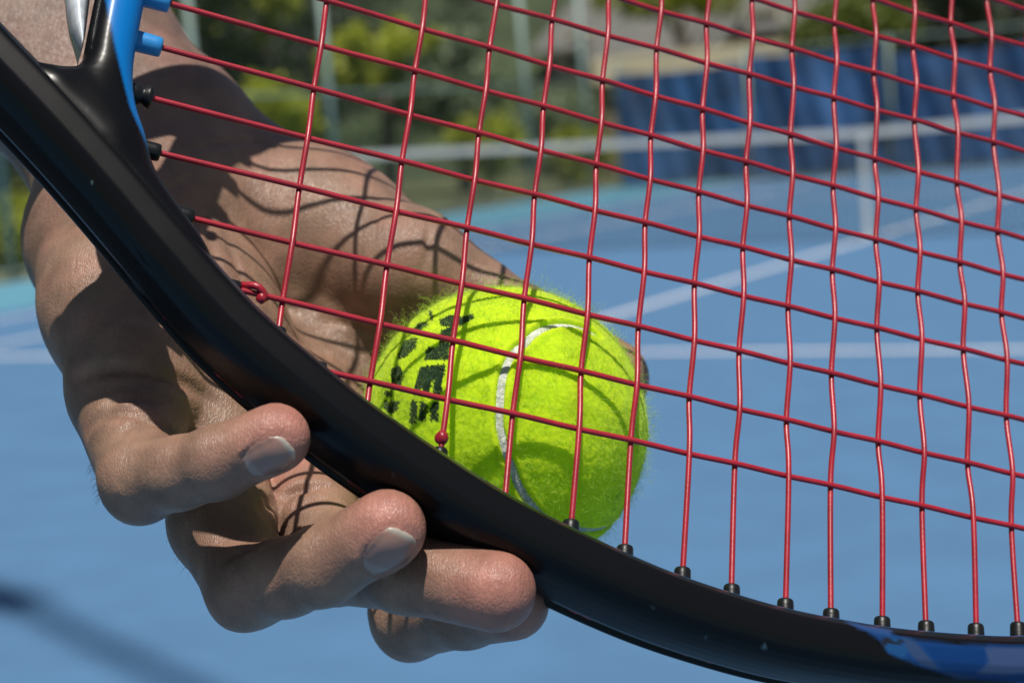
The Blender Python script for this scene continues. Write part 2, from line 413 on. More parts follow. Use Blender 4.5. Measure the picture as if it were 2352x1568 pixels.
def sphere_hit(px, py, R=RB):
    """near-frame point where the sight line of a pixel meets the ball"""
    o = np.array([0, 0, DIST]); q = N3(px, py, 0.0); d = q - o; d /= np.linalg.norm(d)
    oc = o - BALL; b_ = oc @ d; c_ = oc @ oc - R * R; h = b_ * b_ - c_
    if h < 0: return None
    return o + d * (-b_ - math.sqrt(h)) - BALL

def pip(px, py, poly):
    """vectorised point in polygon"""
    inside = np.zeros(px.shape, bool); n_ = len(poly); j = n_ - 1
    for i in range(n_):
        xi, yi = poly[i]; xj, yj = poly[j]
        c_ = ((yi > py) != (yj > py)) & (px < (xj - xi) * (py - yi) / (yj - yi + 1e-9) + xi)
        inside ^= c_; j = i
    return inside
# printed marks, as outlines lying on the ball (scale: crop pixels -> 2352 px)
def zz(P): return [(790 + x / 4.41, 625 + y / 4.41) for x, y in P]
PRINT = [zz(P) for P in [
 [(970, 490), (1090, 440), (1170, 465), (1300, 425), (1312, 455), (1200, 535), (1110, 545), (1095, 640), (1060, 650), (1060, 870), (1045, 885), (815, 885), (840, 770), (960, 765), (975, 680), (985, 600), (1090, 560), (990, 540)],
 [(775, 960), (1025, 940), (1000, 1100), (990, 1200), (950, 1290), (905, 1280), (930, 1095), (905, 1090), (880, 1160), (860, 1235), (810, 1240), (800, 1165), (780, 1165), (760, 1230), (705, 1220), (740, 1080)],
 [(690, 1300), (750, 1310), (735, 1420), (720, 1520), (665, 1545), (668, 1440)],
 [(780, 1320), (842, 1330), (820, 1500), (755, 1505)],
 [(890, 1330), (962, 1320), (940, 1505), (870, 1500)],
 [(700, 565), (760, 520), (820, 500), (850, 530), (760, 592)],
 [(620, 690), (740, 668), (720, 760), (640, 850), (560, 882), (548, 860)],
 [(490, 975), (560, 945), (605, 1060), (560, 1150), (470, 1165)],
 [(415, 1195), (485, 1210), (460, 1255), (405, 1245)],
 [(400, 1310), (550, 1298), (530, 1400), (480, 1425), (410, 1385)],
 [(868, 395), (890, 400), (905, 480), (880, 490)],
]]
def print_mask(P):
    """P: points relative to the ball centre (mm); 1 where the black print lies"""
    q = P / np.linalg.norm(P, axis=1)[:, None] * RB + BALL
    px, py = NPX(q); m_ = np.zeros(len(P), bool)
    for poly in PRINT:
        for dx, dy in ((0, 0), (1.6, 0), (-1.6, 0), (0, 1.6), (0, -1.6)): m_ |= pip(px + dx, py + dy, poly)
    return m_ & (P[:, 2] > -2)
SEAM_PX = [(1372, 770), (1339, 753), (1298, 745), (1260, 749), (1237, 759), (1219, 772), (1205, 788), (1185, 802), (1169, 825), (1158, 852), (1151, 886), (1148, 927), (1147, 973), (1153, 1004), (1164, 1045), (1178, 1077), (1189, 1111), (1203, 1136), (1222, 1162), (1255, 1195)]
sp = [sphere_hit(x, y) for x, y in SEAM_PX]
e_ = sp[-1] / RB; t_ = (sp[-1] - sp[-2]); t_ -= e_ * (t_ @ e_); t_ /= np.linalg.norm(t_)
side_ = np.cross(e_, t_)
for k in range(1, 16):           # carry the seam on round the hidden side
    a_ = k * .13; p_ = e_ * math.cos(a_) + t_ * math.sin(a_) + side_ * .25 * math.sin(a_ * 1.3) ; sp.append(p_ / np.linalg.norm(p_) * RB)
SEAM = crs(sp, 0.5)
SEAM = SEAM / np.linalg.norm(SEAM, axis=1)[:, None]

def felt_mat():
    m_ = bpy.data.materials.new('felt'); m_.use_nodes = True; nt = m_.node_tree; b_ = nt.nodes['Principled BSDF']
    a_ = nt.nodes.new('ShaderNodeAttribute'); a_.attribute_name = 'paint'
    tc = nt.nodes.new('ShaderNodeTexCoord'); n1 = nt.nodes.new('ShaderNodeTexNoise'); n1.inputs['Scale'].default_value = 500; n1.inputs['Detail'].default_value = 5
    nt.links.new(tc.outputs['Object'], n1.inputs['Vector'])
    n2 = nt.nodes.new('ShaderNodeTexNoise'); n2.inputs['Scale'].default_value = 110; nt.links.new(tc.outputs['Object'], n2.inputs['Vector'])
    mx = nt.nodes.new('ShaderNodeMix'); mx.data_type = 'RGBA'; mx.blend_type = 'MULTIPLY'; mx.inputs[0].default_value = .5
    rp = nt.nodes.new('ShaderNodeMapRange'); rp.inputs[1].default_value = .3; rp.inputs[2].default_value = .65; rp.inputs[3].default_value = .84; rp.inputs[4].default_value = 1.05
    nt.links.new(n1.outputs[0], rp.inputs[0]); nt.links.new(a_.outputs['Color'], mx.inputs[6]); nt.links.new(rp.outputs[0], mx.inputs[7])
    nt.links.new(mx.outputs[2], b_.inputs['Base Color']); b_.inputs['Roughness'].default_value = .9
    b_.inputs['Specular IOR Level'].default_value = .1; b_.inputs['Sheen Weight'].default_value = .5; b_.inputs['Sheen Tint'].default_value = (.8, 1, .3, 1)
    b_.inputs['Sheen Roughness'].default_value = .5; b_.inputs['Subsurface Weight'].default_value = .7; b_.inputs['Subsurface Radius'].default_value = (1, 1, .5); b_.inputs['Subsurface Scale'].default_value = .0022
    ad = nt.nodes.new('ShaderNodeMath'); nt.links.new(n1.outputs[0], ad.inputs[0]); nt.links.new(n2.outputs[0], ad.inputs[1])
    bp = nt.nodes.new('ShaderNodeBump'); bp.inputs['Strength'].default_value = .6; bp.inputs['Distance'].default_value = .0005
    nt.links.new(ad.outputs[0], bp.inputs['Height']); nt.links.new(bp.outputs[0], b_.inputs['Normal'])
    t = nt.nodes.new('ShaderNodeBsdfTranslucent'); nt.links.new(a_.outputs['Color'], t.inputs[0]); ms = nt.nodes.new('ShaderNodeMixShader'); ms.inputs[0].default_value = .38
    nt.links.new(b_.outputs[0], ms.inputs[1]); nt.links.new(t.outputs[0], ms.inputs[2]); nt.links.new(ms.outputs[0], nt.nodes['Material Output'].inputs[0])
    return m_
M_felt = felt_mat()
FELT = np.array([0.68, 0.93, 0.022]); INK = np.array([0.012, 0.035, 0.02])
def vnoise(P, s, seed=0):
    """cheap smooth noise: sum of sines in rotated directions"""
    r_ = np.random.default_rng(seed); o = np.zeros(len(P))
    for k in range(9):
        d = r_.normal(size=3); d /= np.linalg.norm(d); o += np.sin(P @ d * s * r_.uniform(.6, 1.7) + r_.uniform(0, 6.28))
    return o / 4.5
ball = tag(empty('tennis_ball', wm=near_m(BALL)), 'fluffy yellow green tennis ball held between the palm and the red strings', 'tennis ball')
# felt body: fine latitude/longitude sphere with the pole pointing away
nla, nlo = 260, 520
th = np.linspace(0, np.pi, nla + 1)[:, None]; ph = (np.arange(nlo) / nlo * 2 * np.pi)[None, :]
S = np.stack([np.sin(th) * np.cos(ph), np.cos(th) + 0 * ph, np.sin(th) * np.sin(ph)], -1).reshape(-1, 3)
def seam_dist(S_):
    out = np.empty(len(S_), np.float32)
    SS = SEAM[::2]
    for i in range(0, len(S_), 20000): out[i:i + 20000] = np.min(np.arccos(np.clip(S_[i:i + 20000] @ SS.T, -1, 1)), axis=1)
    return out * RB
sd = seam_dist(S)
rad = RB + .22 * vnoise(S * RB, .35, 1) + .12 * vnoise(S * RB, 1.1, 2) + .08 * rng.normal(size=len(S))
k_ = np.clip((sd - 0.75) / 0.55, 0, 1); k_ = k_ * k_ * (3 - 2 * k_)
rad = rad * k_ + (RB - .9) * (1 - k_) + .45 * np.exp(-((sd - 1.7) / .7) ** 2)
pm = print_mask(S * RB + rng.normal(size=S.shape) * .12)
col = np.where(pm[:, None], INK, FELT * (1 + .10 * vnoise(S * RB, .5, 5))[:, None])
ii = np.arange(nla)[:, None]; jj = np.arange(nlo)[None, :]; j2 = (jj + 1) % nlo
Fs = np.stack([ii * nlo + jj, ii * nlo + j2, (ii + 1) * nlo + j2, (ii + 1) * nlo + jj], -1).reshape(-1, 4)
mesh_np('felt', S * rad[:, None] * .001, Fs[:, ::-1], M_felt, ball, attr=col)
# seam strip
M_seam = mat('seam_rubber', (0.50, 0.52, 0.46), .8, noise=(900, .35), bump=(1500, .7, .0004))
T = np.gradient(SEAM, axis=0); T /= np.linalg.norm(T, axis=1)[:, None]; Bn = np.cross(SEAM, T)
w_ = 1.05; rows_ = [(-w_, -.75), (-w_ * .5, -.42), (0, -.35), (w_ * .5, -.42), (w_, -.75)]
V = np.stack([SEAM * (RB + h) + Bn * o_ for o_, h in rows_], 1).reshape(-1, 3) * .001
n_ = len(SEAM); F = [[i * 5 + j, i * 5 + j + 1, (i + 1) * 5 + j + 1, (i + 1) * 5 + j] for i in range(n_ - 1) for j in range(4)]
mesh_np('seam', V, F, M_seam, ball)
# fuzz: thin curling fibres standing off the felt
def fibres(n_, lmin, lmax, rad_, lift, seed, rim=False):
    r_ = np.random.default_rng(seed)
    P = r_.normal(size=(n_ * 3, 3)); P /= np.linalg.norm(P, axis=1)[:, None]
    toCam = P[:, 2]
    keep = (toCam > -.55) & (seam_dist(P) > .9)
    P = P[keep][:n_]; n_ = len(P)
    tang = r_.normal(size=(n_, 3)); tang -= P * np.sum(tang * P, 1)[:, None]; tang /= np.linalg.norm(tang, axis=1)[:, None]
    side = np.cross(P, tang); L = r_.uniform(lmin, lmax, (n_, 1)) * r_.uniform(.4, 1, (n_, 1)); lf = r_.uniform(*lift, (n_, 1))
    curl = r_.uniform(-2.8, 2.8, (n_, 1)); k = 6; pts = []
    a = np.zeros((n_, 1)); pos = P * (RB - .3); d0 = tang * (1 - lf) + P * lf
    for i in range(k + 1):
        pts.append(pos.copy()); t = i / k
        a = curl * t
        d = tang * np.cos(a) * (1 - lf) + side * np.sin(a) * (1 - lf) + P * lf * (1.3 - 1.5 * t)
        d += r_.normal(size=(n_, 3)) * .22
        d /= np.linalg.norm(d, axis=1)[:, None]; pos = pos + d * L / k
    pts = np.stack(pts, 1)                                  # n, k+1, 3
    Tn = np.gradient(pts, axis=1); Tn /= np.linalg.norm(Tn, axis=2)[..., None] + 1e-9
    A = np.cross(Tn, r_.normal(size=(n_, 1, 3))); A /= np.linalg.norm(A, axis=2)[..., None] + 1e-9; B = np.cross(Tn, A)
    taper = (1 - .55 * np.linspace(0, 1, k + 1))[None, :, None] * rad_
    rings = [pts + taper * (math.cos(q) * A + math.sin(q) * B) for q in (0, 2.094, 4.189)]
    V = np.stack(rings, 2).reshape(-1, 3)
    base = (np.arange(n_) * (k + 1) * 3)[:, None, None]; i_ = (np.arange(k) * 3)[None, :, None]; j_ = np.arange(3)[None, None, :]
    Fq = np.stack([base + i_ + j_, base + i_ + (j_ + 1) % 3, base + i_ + 3 + (j_ + 1) % 3, base + i_ + 3 + j_], -1).reshape(-1, 4)
    m_ = print_mask(P * RB); mk = m_ & (r_.random(n_) < .84)
    c_ = np.where(mk[:, None], INK * 1.3, FELT * r_.uniform(.8, 1.12, (n_, 1)))
    return V * .001, Fq, np.repeat(c_, (k + 1) * 3, axis=0)
for nm_, args in (('felt_nap', (38000, 1.0, 2.8, .034, (.08, .55), 11)), ('felt_fuzz', (6200, 2.4, 7.8, .030, (.2, .85), 12))):
    V, F, c_ = fibres(*args); tag(mesh_np(nm_, V, F, M_felt, ball, attr=c_), kind='stuff')

# ================================================================== THE RACQUET  (u along the head, v across, w towards the lens side)
def PU(px, py, w=0.0):
    r_ = N3(px, py, 0.0) - np.array([0, 0, DIST]); o = np.array([0, 0, DIST]); c_ = RORG + NRM * w
    t = ((c_ - o) @ NRM) / (r_ @ NRM); q = o + r_ * t - RORG
    return np.array([q @ RU, q @ RV])
def U2N(P): return RORG + P[..., 0:1] * RU + P[..., 1:2] * RV + P[..., 2:3] * NRM
racket = tag(empty('tennis_racket', wm=near_m(RORG, (RU, RV, NRM))), 'black and blue tennis racket strung with red strings, held in front of the ball', 'racket')
M_frame = None
def paint_mat(name, rough=.27, coat=.0):
    m_ = bpy.data.materials.new(name); m_.use_nodes = True; nt = m_.node_tree; b_ = nt.nodes['Principled BSDF']
    a_ = nt.nodes.new('ShaderNodeAttribute'); a_.attribute_name = 'paint'; nt.links.new(a_.outputs['Color'], b_.inputs['Base Color'])
    b_.inputs['Specular IOR Level'].default_value = .16; b_.inputs['Roughness'].default_value = rough; b_.inputs['Coat Weight'].default_value = coat; b_.inputs['Coat Roughness'].default_value = .25
    tc = nt.nodes.new('ShaderNodeTexCoord'); n1 = nt.nodes.new('ShaderNodeTexNoise'); n1.inputs['Scale'].default_value = 4000; nt.links.new(tc.outputs['Object'], n1.inputs['Vector'])
    bp = nt.nodes.new('ShaderNodeBump'); bp.inputs['Strength'].default_value = .08; bp.inputs['Distance'].default_value = .00005
    nt.links.new(n1.outputs[0], bp.inputs['Height']); nt.links.new(bp.outputs[0], b_.inputs['Normal'])
    n2 = nt.nodes.new('ShaderNodeTexNoise'); n2.inputs['Scale'].default_value = 60; n2.inputs['Detail'].default_value = 5; nt.links.new(tc.outputs['Object'], n2.inputs['Vector'])
    mr = nt.nodes.new('ShaderNodeMapRange'); mr.inputs[3].default_value = rough - .03; mr.inputs[4].default_value = rough + .06; nt.links.new(n2.outputs[0], mr.inputs[0]); nt.links.new(mr.outputs[0], b_.inputs['Roughness'])
    return m_
M_frame = paint_mat('lacquer'); 
M_black = mat('black_plastic', (0.007, 0.0075, 0.008), .38, bump=(900, .3, .0002), spec=.3)
M_bluep = mat('blue_plastic', (0.02, 0.21, 0.52), .4, bump=(900, .2, .0002))
def string_mat(name, col):
    m_ = mat(name, col, .36, noise=(160, .2), bump=(1500, .35, .0001))
    return m_
M_str = string_mat('string_red', (0.30, 0.010, 0.022))
VC = 0.0
mains_px = {0: [(741, 0), (2352, 464)], 1: [(378, 5), (2352, 548)], 2: [(352, 105), (2352, 642)], 3: [(342, 224), (2352, 731)], 4: [(360, 350), (1910, 728)], 5: [(437, 500), (2326, 958)], 6: [(650, 690), (2326, 1087)], 7: [(800, 865), (2352, 1214)]}
top = [752, 978, 1140, 1275, 1400, 1518, 1628, 1730, 1823, 1920, 2008, 2098, 2185, 2270]
bot = [(645, 730), (848, 905), (1015, 1005), (1163, 1120), (1312, 1195), (1436, 1253), (1568, 1304), (1681, 1343), (1804, 1376), (1909, 1399), (2026, 1417), (2127, 1427), (2241, 1433), (2338, 1430)]
ML = {}
for k, (a, b_) in mains_px.items():
    p, q = PU(*a), PU(*b_); ML[k] = (p[0], p[1], q[0], q[1])
VC = ML[0][1] + 6.0
CL = []
for t_, bb in zip(top, bot):
    p, q = PU(*bb), PU(t_, 0); CL.append((p[0], p[1], q[0], q[1]))
while len(CL) < 19:
    l = CL[-1]; CL.append((l[0] + 11.6, 0, l[2] + 11.6, 100))
# inner edge of the head, traced where the front bevel turns in (w = 8)
inner_px = [(-330, -330), (-180, -170), (0, 37), (52, 84), (105, 131), (150, 180), (215, 252), (300, 345), (380, 440), (400, 464), (470, 556), (560, 652), (643, 732), (752, 824), (850, 904), (1000, 1008), (1160, 1112), (1300, 1186), (1440, 1253), (1560, 1304), (1680, 1345), (1810, 1383), (1910, 1404), (2030, 1425), (2120, 1436), (2240, 1445), (2352, 1449)]
half = [PU(x, y, 9.5) for x, y in inner_px]
u_end, v_end = half[-1]
ucen = 62.0; bsemi = (VC - v_end) / math.sqrt(max(.2, 1 - ((u_end - ucen) / 172) ** 2))
tipp = []
th0 = math.acos(min(1, (u_end - ucen) / 172))
for k in range(1, 10):
    t_ = th0 * (1 - k / 9); tipp.append(np.array([ucen + 172 * math.cos(t_), VC - bsemi * math.sin(t_)]))
shaftU = half[0][0] - 75
PL = crs([np.array([shaftU - 45, VC - 2.0]), np.array([shaftU, VC - 2.4])] + half + tipp, 0.8)
def smooth_open(P, n_):
    P = P.copy()
    for _ in range(n_): P[1:-1] = .5 * P[1:-1] + .25 * (P[2:] + P[:-2])
    return P
PL = smooth_open(PL, 40); wS = np.clip((-66 - PL[:, 0]) / 12, 0, 1)[:, None]; PL = PL * (1 - wS) + smooth_open(PL, 500) * wS; PL = crs(PL, .5)
beam = np.vstack([PL, np.stack([PL[::-1, 0], 2 * VC - PL[::-1, 1]], 1)[1:]])
bridge_px = [(311, 130), (313, 211), (319, 253), (334, 316), (352, 362), (392, 440), (450, 530)]
bh = [PU(x, y, 7.0) for x, y in bridge_px]
bl = crs([np.array([bh[0][0] - 1.0, VC]), np.array([bh[0][0] - .8, VC - 14])] + bh, 0.8)
bl = bl[::-1]; bridge_in = smooth_open(np.vstack([bl, np.stack([bl[::-1, 0], 2 * VC - bl[::-1, 1]], 1)[1:]]), 25)
# closed outline of the string bed: bridge, then round the head
js = int(np.argmin([np.min(np.linalg.norm(bridge_in - p, axis=1)) + (0 if p[0] > -110 else 99) for p in PL]))
pj = PL[js]; kb = int(np.argmin(np.linalg.norm(bridge_in[:len(bridge_in) // 2] - pj, axis=1)))
oval = np.vstack([bridge_in[kb:len(bridge_in) - kb][::-1], beam[js:len(beam) - js]])
def smooth_closed(P, n_):
    for _ in range(n_): P = .5 * P + .25 * (np.roll(P, 1, 0) + np.roll(P, -1, 0))
    return P
def frame_profile(W_, H_):
    """(o, w) outline of the beam: o outward from the string side, w across; grooved on the outside"""
    P = [(9.4, -6.0), (9.5, -5.0), (11.3, -4.5), (12.0, -3.9), (12.1, -2.8), (12.1, 0), (12.0, 2.5), (11.8, 4.6), (11.3, 6.6), (10.4, 8.6), (9.2, 9.9), (7.8, 10.7), (6.4, 10.85), (5.0, 10.95), (3.7, 11.0), (3.0, 10.85), (2.5, 10.45), (1.3, 8.9), (.5, 7.6), (.12, 6.2), (0, 3.0), (0, 0), (0, -4), (.2, -7.5), (1.2, -9.6), (3, -10.8), (6, -11.0), (9, -10.6), (10.8, -9.7), (11.6, -8.5), (11.8, -7.4), (11.3, -6.9), (9.5, -6.6)]
    P = [(o_ * W_ / 12, w * H_ / 11) for o_, w in P]; out = []
    for i in range(len(P)):                      # closed Catmull-Rom, finer on the side that faces the lens
        a, b__, c, d = (np.array(P[(i + q) % len(P)]) for q in (-1, 0, 1, 2)); n__ = max(1, int(np.linalg.norm(c - b__) / (.45 if b__[1] > -3 else 1.2)))
        for q in range(n__):
            t = q / n__; out.append(tuple(.5 * (2 * b__ + (c - a) * t * .8 + (2 * a - 5 * b__ + 4 * c - d) * 0 * t) if False else b__ + (c - b__) * t))
    return out[::-1]
def sweep(path, Wf, Hf, closed, paintf, name, mt, parent, prof=None, offs=0.0):
    n_ = len(path)
    if closed: T_ = np.roll(path, -1, 0) - np.roll(path, 1, 0)
    else: T_ = np.gradient(path, axis=0)
    T_ /= np.linalg.norm(T_, axis=1)[:, None]
    for _ in range(6): T_[1:-1] = .5 * T_[1:-1] + .25 * (T_[2:] + T_[:-2])
    T_ /= np.linalg.norm(T_, axis=1)[:, None]
    O_ = np.stack([T_[:, 1], -T_[:, 0]], 1)             # outward for a path that runs round the head
    V = []
    for i in range(n_):
        t = i / (n_ - 1); pr = (prof or frame_profile)(Wf(t, path[i]), Hf(t, path[i]))
        V.append([(path[i][0] + O_[i][0] * (o_ + offs), path[i][1] + O_[i][1] * (o_ + offs), w) for o_, w in pr])
    V = np.array(V); k = V.shape[1]; Vf = V.reshape(-1, 3)
    m_ = n_ if closed else n_ - 1
    I = np.arange(m_)[:, None]; J = np.arange(k)[None, :]; I2 = (I + 1) % n_; J2 = (J + 1) % k
    F = np.stack([I * k + J, I * k + J2, I2 * k + J2, I2 * k + J], -1).reshape(-1, 4)
    c_ = paintf(Vf, np.tile(np.arange(k), n_), k)
    return mesh_np(name, Vf * .001, F, mt, parent, attr=c_)
BLK = np.array([0.0045, 0.0045, 0.005]); BLU = np.array([0.004, 0.14, 0.42]); NAVY = np.array([0.008, 0.04, 0.16]); STEEL = np.array([0.10, 0.20, 0.42])
bridge_blue = [(236, -700), (236, -60), (243, 0), (264, 105), (281, 176), (299, 246), (327, 309), (350, 362), (420, 420), (420, -700)]
deco = [([(1935, 1424), (2030, 1452), (2110, 1470), (2200, 1480), (2360, 1482), (2500, 1480), (2500, 1640), (2330, 1566), (2200, 1556), (2110, 1528), (2040, 1500), (2022, 1470), (1990, 1448)], np.array([0.02, 0.11, 0.40])),
        ([(2048, 1462), (2100, 1470), (2075, 1512), (2040, 1496), (2024, 1472)], np.array([0.03, 0.16, 0.46])),
        ([(2070, 1462), (2105, 1475), (2160, 1540), (2245, 1556), (2200, 1558), (2115, 1524), (2090, 1500)], np.array([0.07, 0.14, 0.33])),
        ([(2120, 1480), (2260, 1486), (2275, 1500), (2262, 1530), (2240, 1545), (2170, 1535), (2140, 1510)], np.array([0.012, 0.085, 0.34])),
        ([(2262, 1486), (2500, 1490), (2500, 1520), (2330, 1548), (2240, 1550), (2272, 1520)], np.array([0.09, 0.16, 0.38])),
        ([(1935, 1424), (1990, 1436), (2050, 1446), (2044, 1460), (1990, 1448)], np.array([0.05, 0.14, 0.42]))]
chip = [(2022, 1466), (2040, 1464), (2055, 1471), (2072, 1468), (2080, 1476), (2060, 1480), (2040, 1476), (2028, 1486)]
def INNER(V):
    T2 = np.gradient(beam, axis=0); T2 /= np.linalg.norm(T2, axis=1)[:, None]; k2 = len(V) // len(beam)
    o_ = (V.reshape(len(beam), k2, 3)[:, :, :2] - beam[:, None, :]); oo = (o_ * np.stack([T2[:, 1], -T2[:, 0]], 1)[:, None, :]).sum(-1).ravel()
    return oo < .75
def soft(px, py, poly, r_=3.2):
    m_ = 0
    for a in range(8): m_ = m_ + pip(px + r_ * math.cos(a * .785), py + r_ * math.sin(a * .785), poly)
    return ((m_ + pip(px, py, poly)) / 9.0)[:, None]
def paint_hoop(V, J, k):
    c_ = np.tile(BLK, (len(V), 1)); q = U2N(V); px, py = NPX(q)
    front = V[:, 2] > -2
    inner = INNER(V)
    c_[inner & (V[:, 0] > -80)] = np.array([0.03, 0.10, 0.30])
    for poly, cc in deco:
        s_ = soft(px, py, poly) * front[:, None]; c_ = c_ * (1 - s_) + cc * .34 * s_
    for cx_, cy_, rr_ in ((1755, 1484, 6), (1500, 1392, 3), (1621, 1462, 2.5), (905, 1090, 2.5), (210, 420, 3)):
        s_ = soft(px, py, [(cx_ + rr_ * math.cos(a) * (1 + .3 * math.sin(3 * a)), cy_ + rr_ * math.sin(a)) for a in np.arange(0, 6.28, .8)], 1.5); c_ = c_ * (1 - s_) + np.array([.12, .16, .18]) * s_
    s_ = soft(px, py, chip, 1.5); c_ = c_ * (1 - s_) + np.array([0.012, 0.014, 0.02]) * s_
    return c_
sweep(beam, lambda t, p: 12.0, lambda t, p: 11.0, False, paint_hoop, 'head_frame', M_frame, racket)
# bridge: blended into the beam with soft fillets (distance field in the racket's own axes)
def band_sd(U, Vv, Wz, path, width, Hh, rnd):
    """rounded band lying outward of a path"""
    T_ = np.gradient(path, axis=0); T_ /= np.linalg.norm(T_, axis=1)[:, None]; c_ = path + np.stack([T_[:, 1], -T_[:, 0]], 1) * width[:, None] / 2
    P2 = np.stack([U.ravel(), Vv.ravel()], 1); best = np.full(len(P2), 1e9); wb = np.zeros(len(P2))
    for i in range(0, len(c_), 2):
        d = ((P2 - c_[i]) ** 2).sum(1); m_ = d < best; best[m_] = d[m_]; wb[m_] = width[i] / 2
    qx = (np.sqrt(best) - wb + rnd).reshape(U.shape)[:, :, None]; qz = (np.abs(Wz) - Hh + rnd)[None, None, :]
    return np.sqrt(np.maximum(qx, 0) ** 2 + np.maximum(qz, 0) ** 2) + np.minimum(np.maximum(qx, qz), 0) - rnd
gs = .5
for sgn in (1, -1):
    ug = np.arange(-128, -62, gs); vg = np.arange(-8, VC + .25 if sgn > 0 else VC + .25, gs); wg = np.arange(-13, 13.1, gs)
    U, Vv = np.meshgrid(ug, vg, indexing='ij')
    seg = beam[:len(beam) // 2]; seg = seg[(seg[:, 0] > -150) & (seg[:, 0] < -45)]
    A = band_sd(U, Vv, wg, seg, np.full(len(seg), 11.4), 10.2, 3.2)
    hb = bridge_in[:len(bridge_in) // 2 + 10]; wd = 10.2 + 1.5 * np.clip((30 - hb[:, 1]) / 20, 0, 1)
    B_ = band_sd(U, Vv, wg, -hb * [-1, -1] if False else hb, -wd, 8.6, 5.0) if False else band_sd(U, Vv, wg, hb[::-1], wd, 8.6, 4.6)
    D_ = SMIN(A + .25, B_, 5.0)
    D_[0] = np.maximum(D_[0], .5); D_[-1] = np.maximum(D_[-1], .5); D_[:, 0] = np.maximum(D_[:, 0], .5)
    ca, cb_ = PU(158, 203, 6.0), PU(250, 318, 6.0); dd = cb_ - ca; tt_ = np.clip(((U - ca[0]) * dd[0] + (Vv - ca[1]) * dd[1]) / (dd @ dd), 0, 1)
    d2 = np.sqrt((U - ca[0] - tt_ * dd[0]) ** 2 + (Vv - ca[1] - tt_ * dd[1]) ** 2) - 3.6 + 3.2; qx = d2[:, :, None]; qz = (np.abs(wg) - 8.4 + 3.2)[None, None, :]
    C_ = np.sqrt(np.maximum(qx, 0) ** 2 + np.maximum(qz, 0) ** 2) + np.minimum(np.maximum(qx, qz), 0) - 3.2
    D_ = SMIN(D_, C_, 8.0); B_ = np.minimum(B_, C_)
    # outside its own neighbourhood the blend stays buried in the beam
    far_ = np.clip((np.minimum(B_, 12) - 2.5) / 5, 0, 1); D_ = D_ + 1.4 * far_
    D_[:, -1] = np.maximum(D_[:, -1], .01)
    Vb, Fb = surface_nets(D_.astype(np.float32)); Vb = Vb * gs + [ug[0], vg[0], wg[0]]
    Eb = np.concatenate([Fb[:, [0, 1]], Fb[:, [1, 2]], Fb[:, [2, 3]], Fb[:, [3, 0]]]); dg = np.bincount(Eb.ravel(), minlength=len(Vb))
    for it in range(4):
        A_ = np.stack([np.bincount(Eb[:, 0], Vb[Eb[:, 1], q], len(Vb)) + np.bincount(Eb[:, 1], Vb[Eb[:, 0], q], len(Vb)) for q in range(3)], 1)
        Vb = Vb + .5 * (A_ / dg[:, None] - Vb)
    cb = np.tile(BLK, (len(Vb), 1)); px, py = NPX(U2N(Vb)); m_ = soft(px, py, bridge_blue, 3.5)
    if sgn < 0:
        Vb = Vb.copy(); Vb[:, 1] = 2 * VC - Vb[:, 1]; Fb = Fb[:, ::-1]
    cb = cb * (1 - m_) + BLU * m_
    if sgn < 0: cb = np.where((m_ * 0 + (Vb[:, 0] > -96)[:, None]) > 0, BLU, cb)
    mesh_np('throat_bridge', Vb * .001, Fb, M_frame, racket, attr=cb)
# grip (out of the picture, casts its shadow)
b = MB(); b.tube([((shaftU - 30) * .001, VC * .001, 0), ((shaftU - 40) * .001, VC * .001, 0), ((shaftU - 200) * .001, VC * .001, 0), ((shaftU - 204) * .001, VC * .001, 0)], [.015, .0165, .0165, .018], 8)
b.build('grip', mat('grip_tape', (.02, .02, .02), .8), racket)
# clear silvery insert on the throat side of the bridge
ins = [(207, -40), (207, -5), (203, 30), (197, 75), (190, 110), (184, 124)]
ins_l = [(135, -60), (148, -5), (152, 30), (160, 70), (174, 105), (184, 128)]
A_, B_ = [PU(x, y, 2.0) for x, y in ins], [PU(x, y, 2.0) for x, y in ins_l]
A_ = crs(A_, 1.0); n_ = len(A_); B_ = crs(B_, 1.0); B_ = np.stack([np.interp(np.linspace(0, 1, n_), np.linspace(0, 1, len(B_)), B_[:, i]) for i in (0, 1)], 1)
V = []
for i in range(n_):
    for a in range(14):
        t = a / 14 * 2 * math.pi; c_ = (A_[i] + B_[i]) / 2 + (A_[i] - B_[i]) / 2 * math.cos(t)
        V.append((c_[0], c_[1], 2.0 + 5.0 * math.sin(t)))
F = [[i * 14 + j, i * 14 + (j + 1) % 14, (i + 1) * 14 + (j + 1) % 14, (i + 1) * 14 + j] for i in range(n_ - 1) for j in range(14)]
M_clear = mat('silver_plastic', (0.62, 0.65, 0.68), .25, metal=.25, noise=(160, .45), coat=.6)
mesh_np('throat_insert', np.array(V) * .001, F, M_clear, racket)

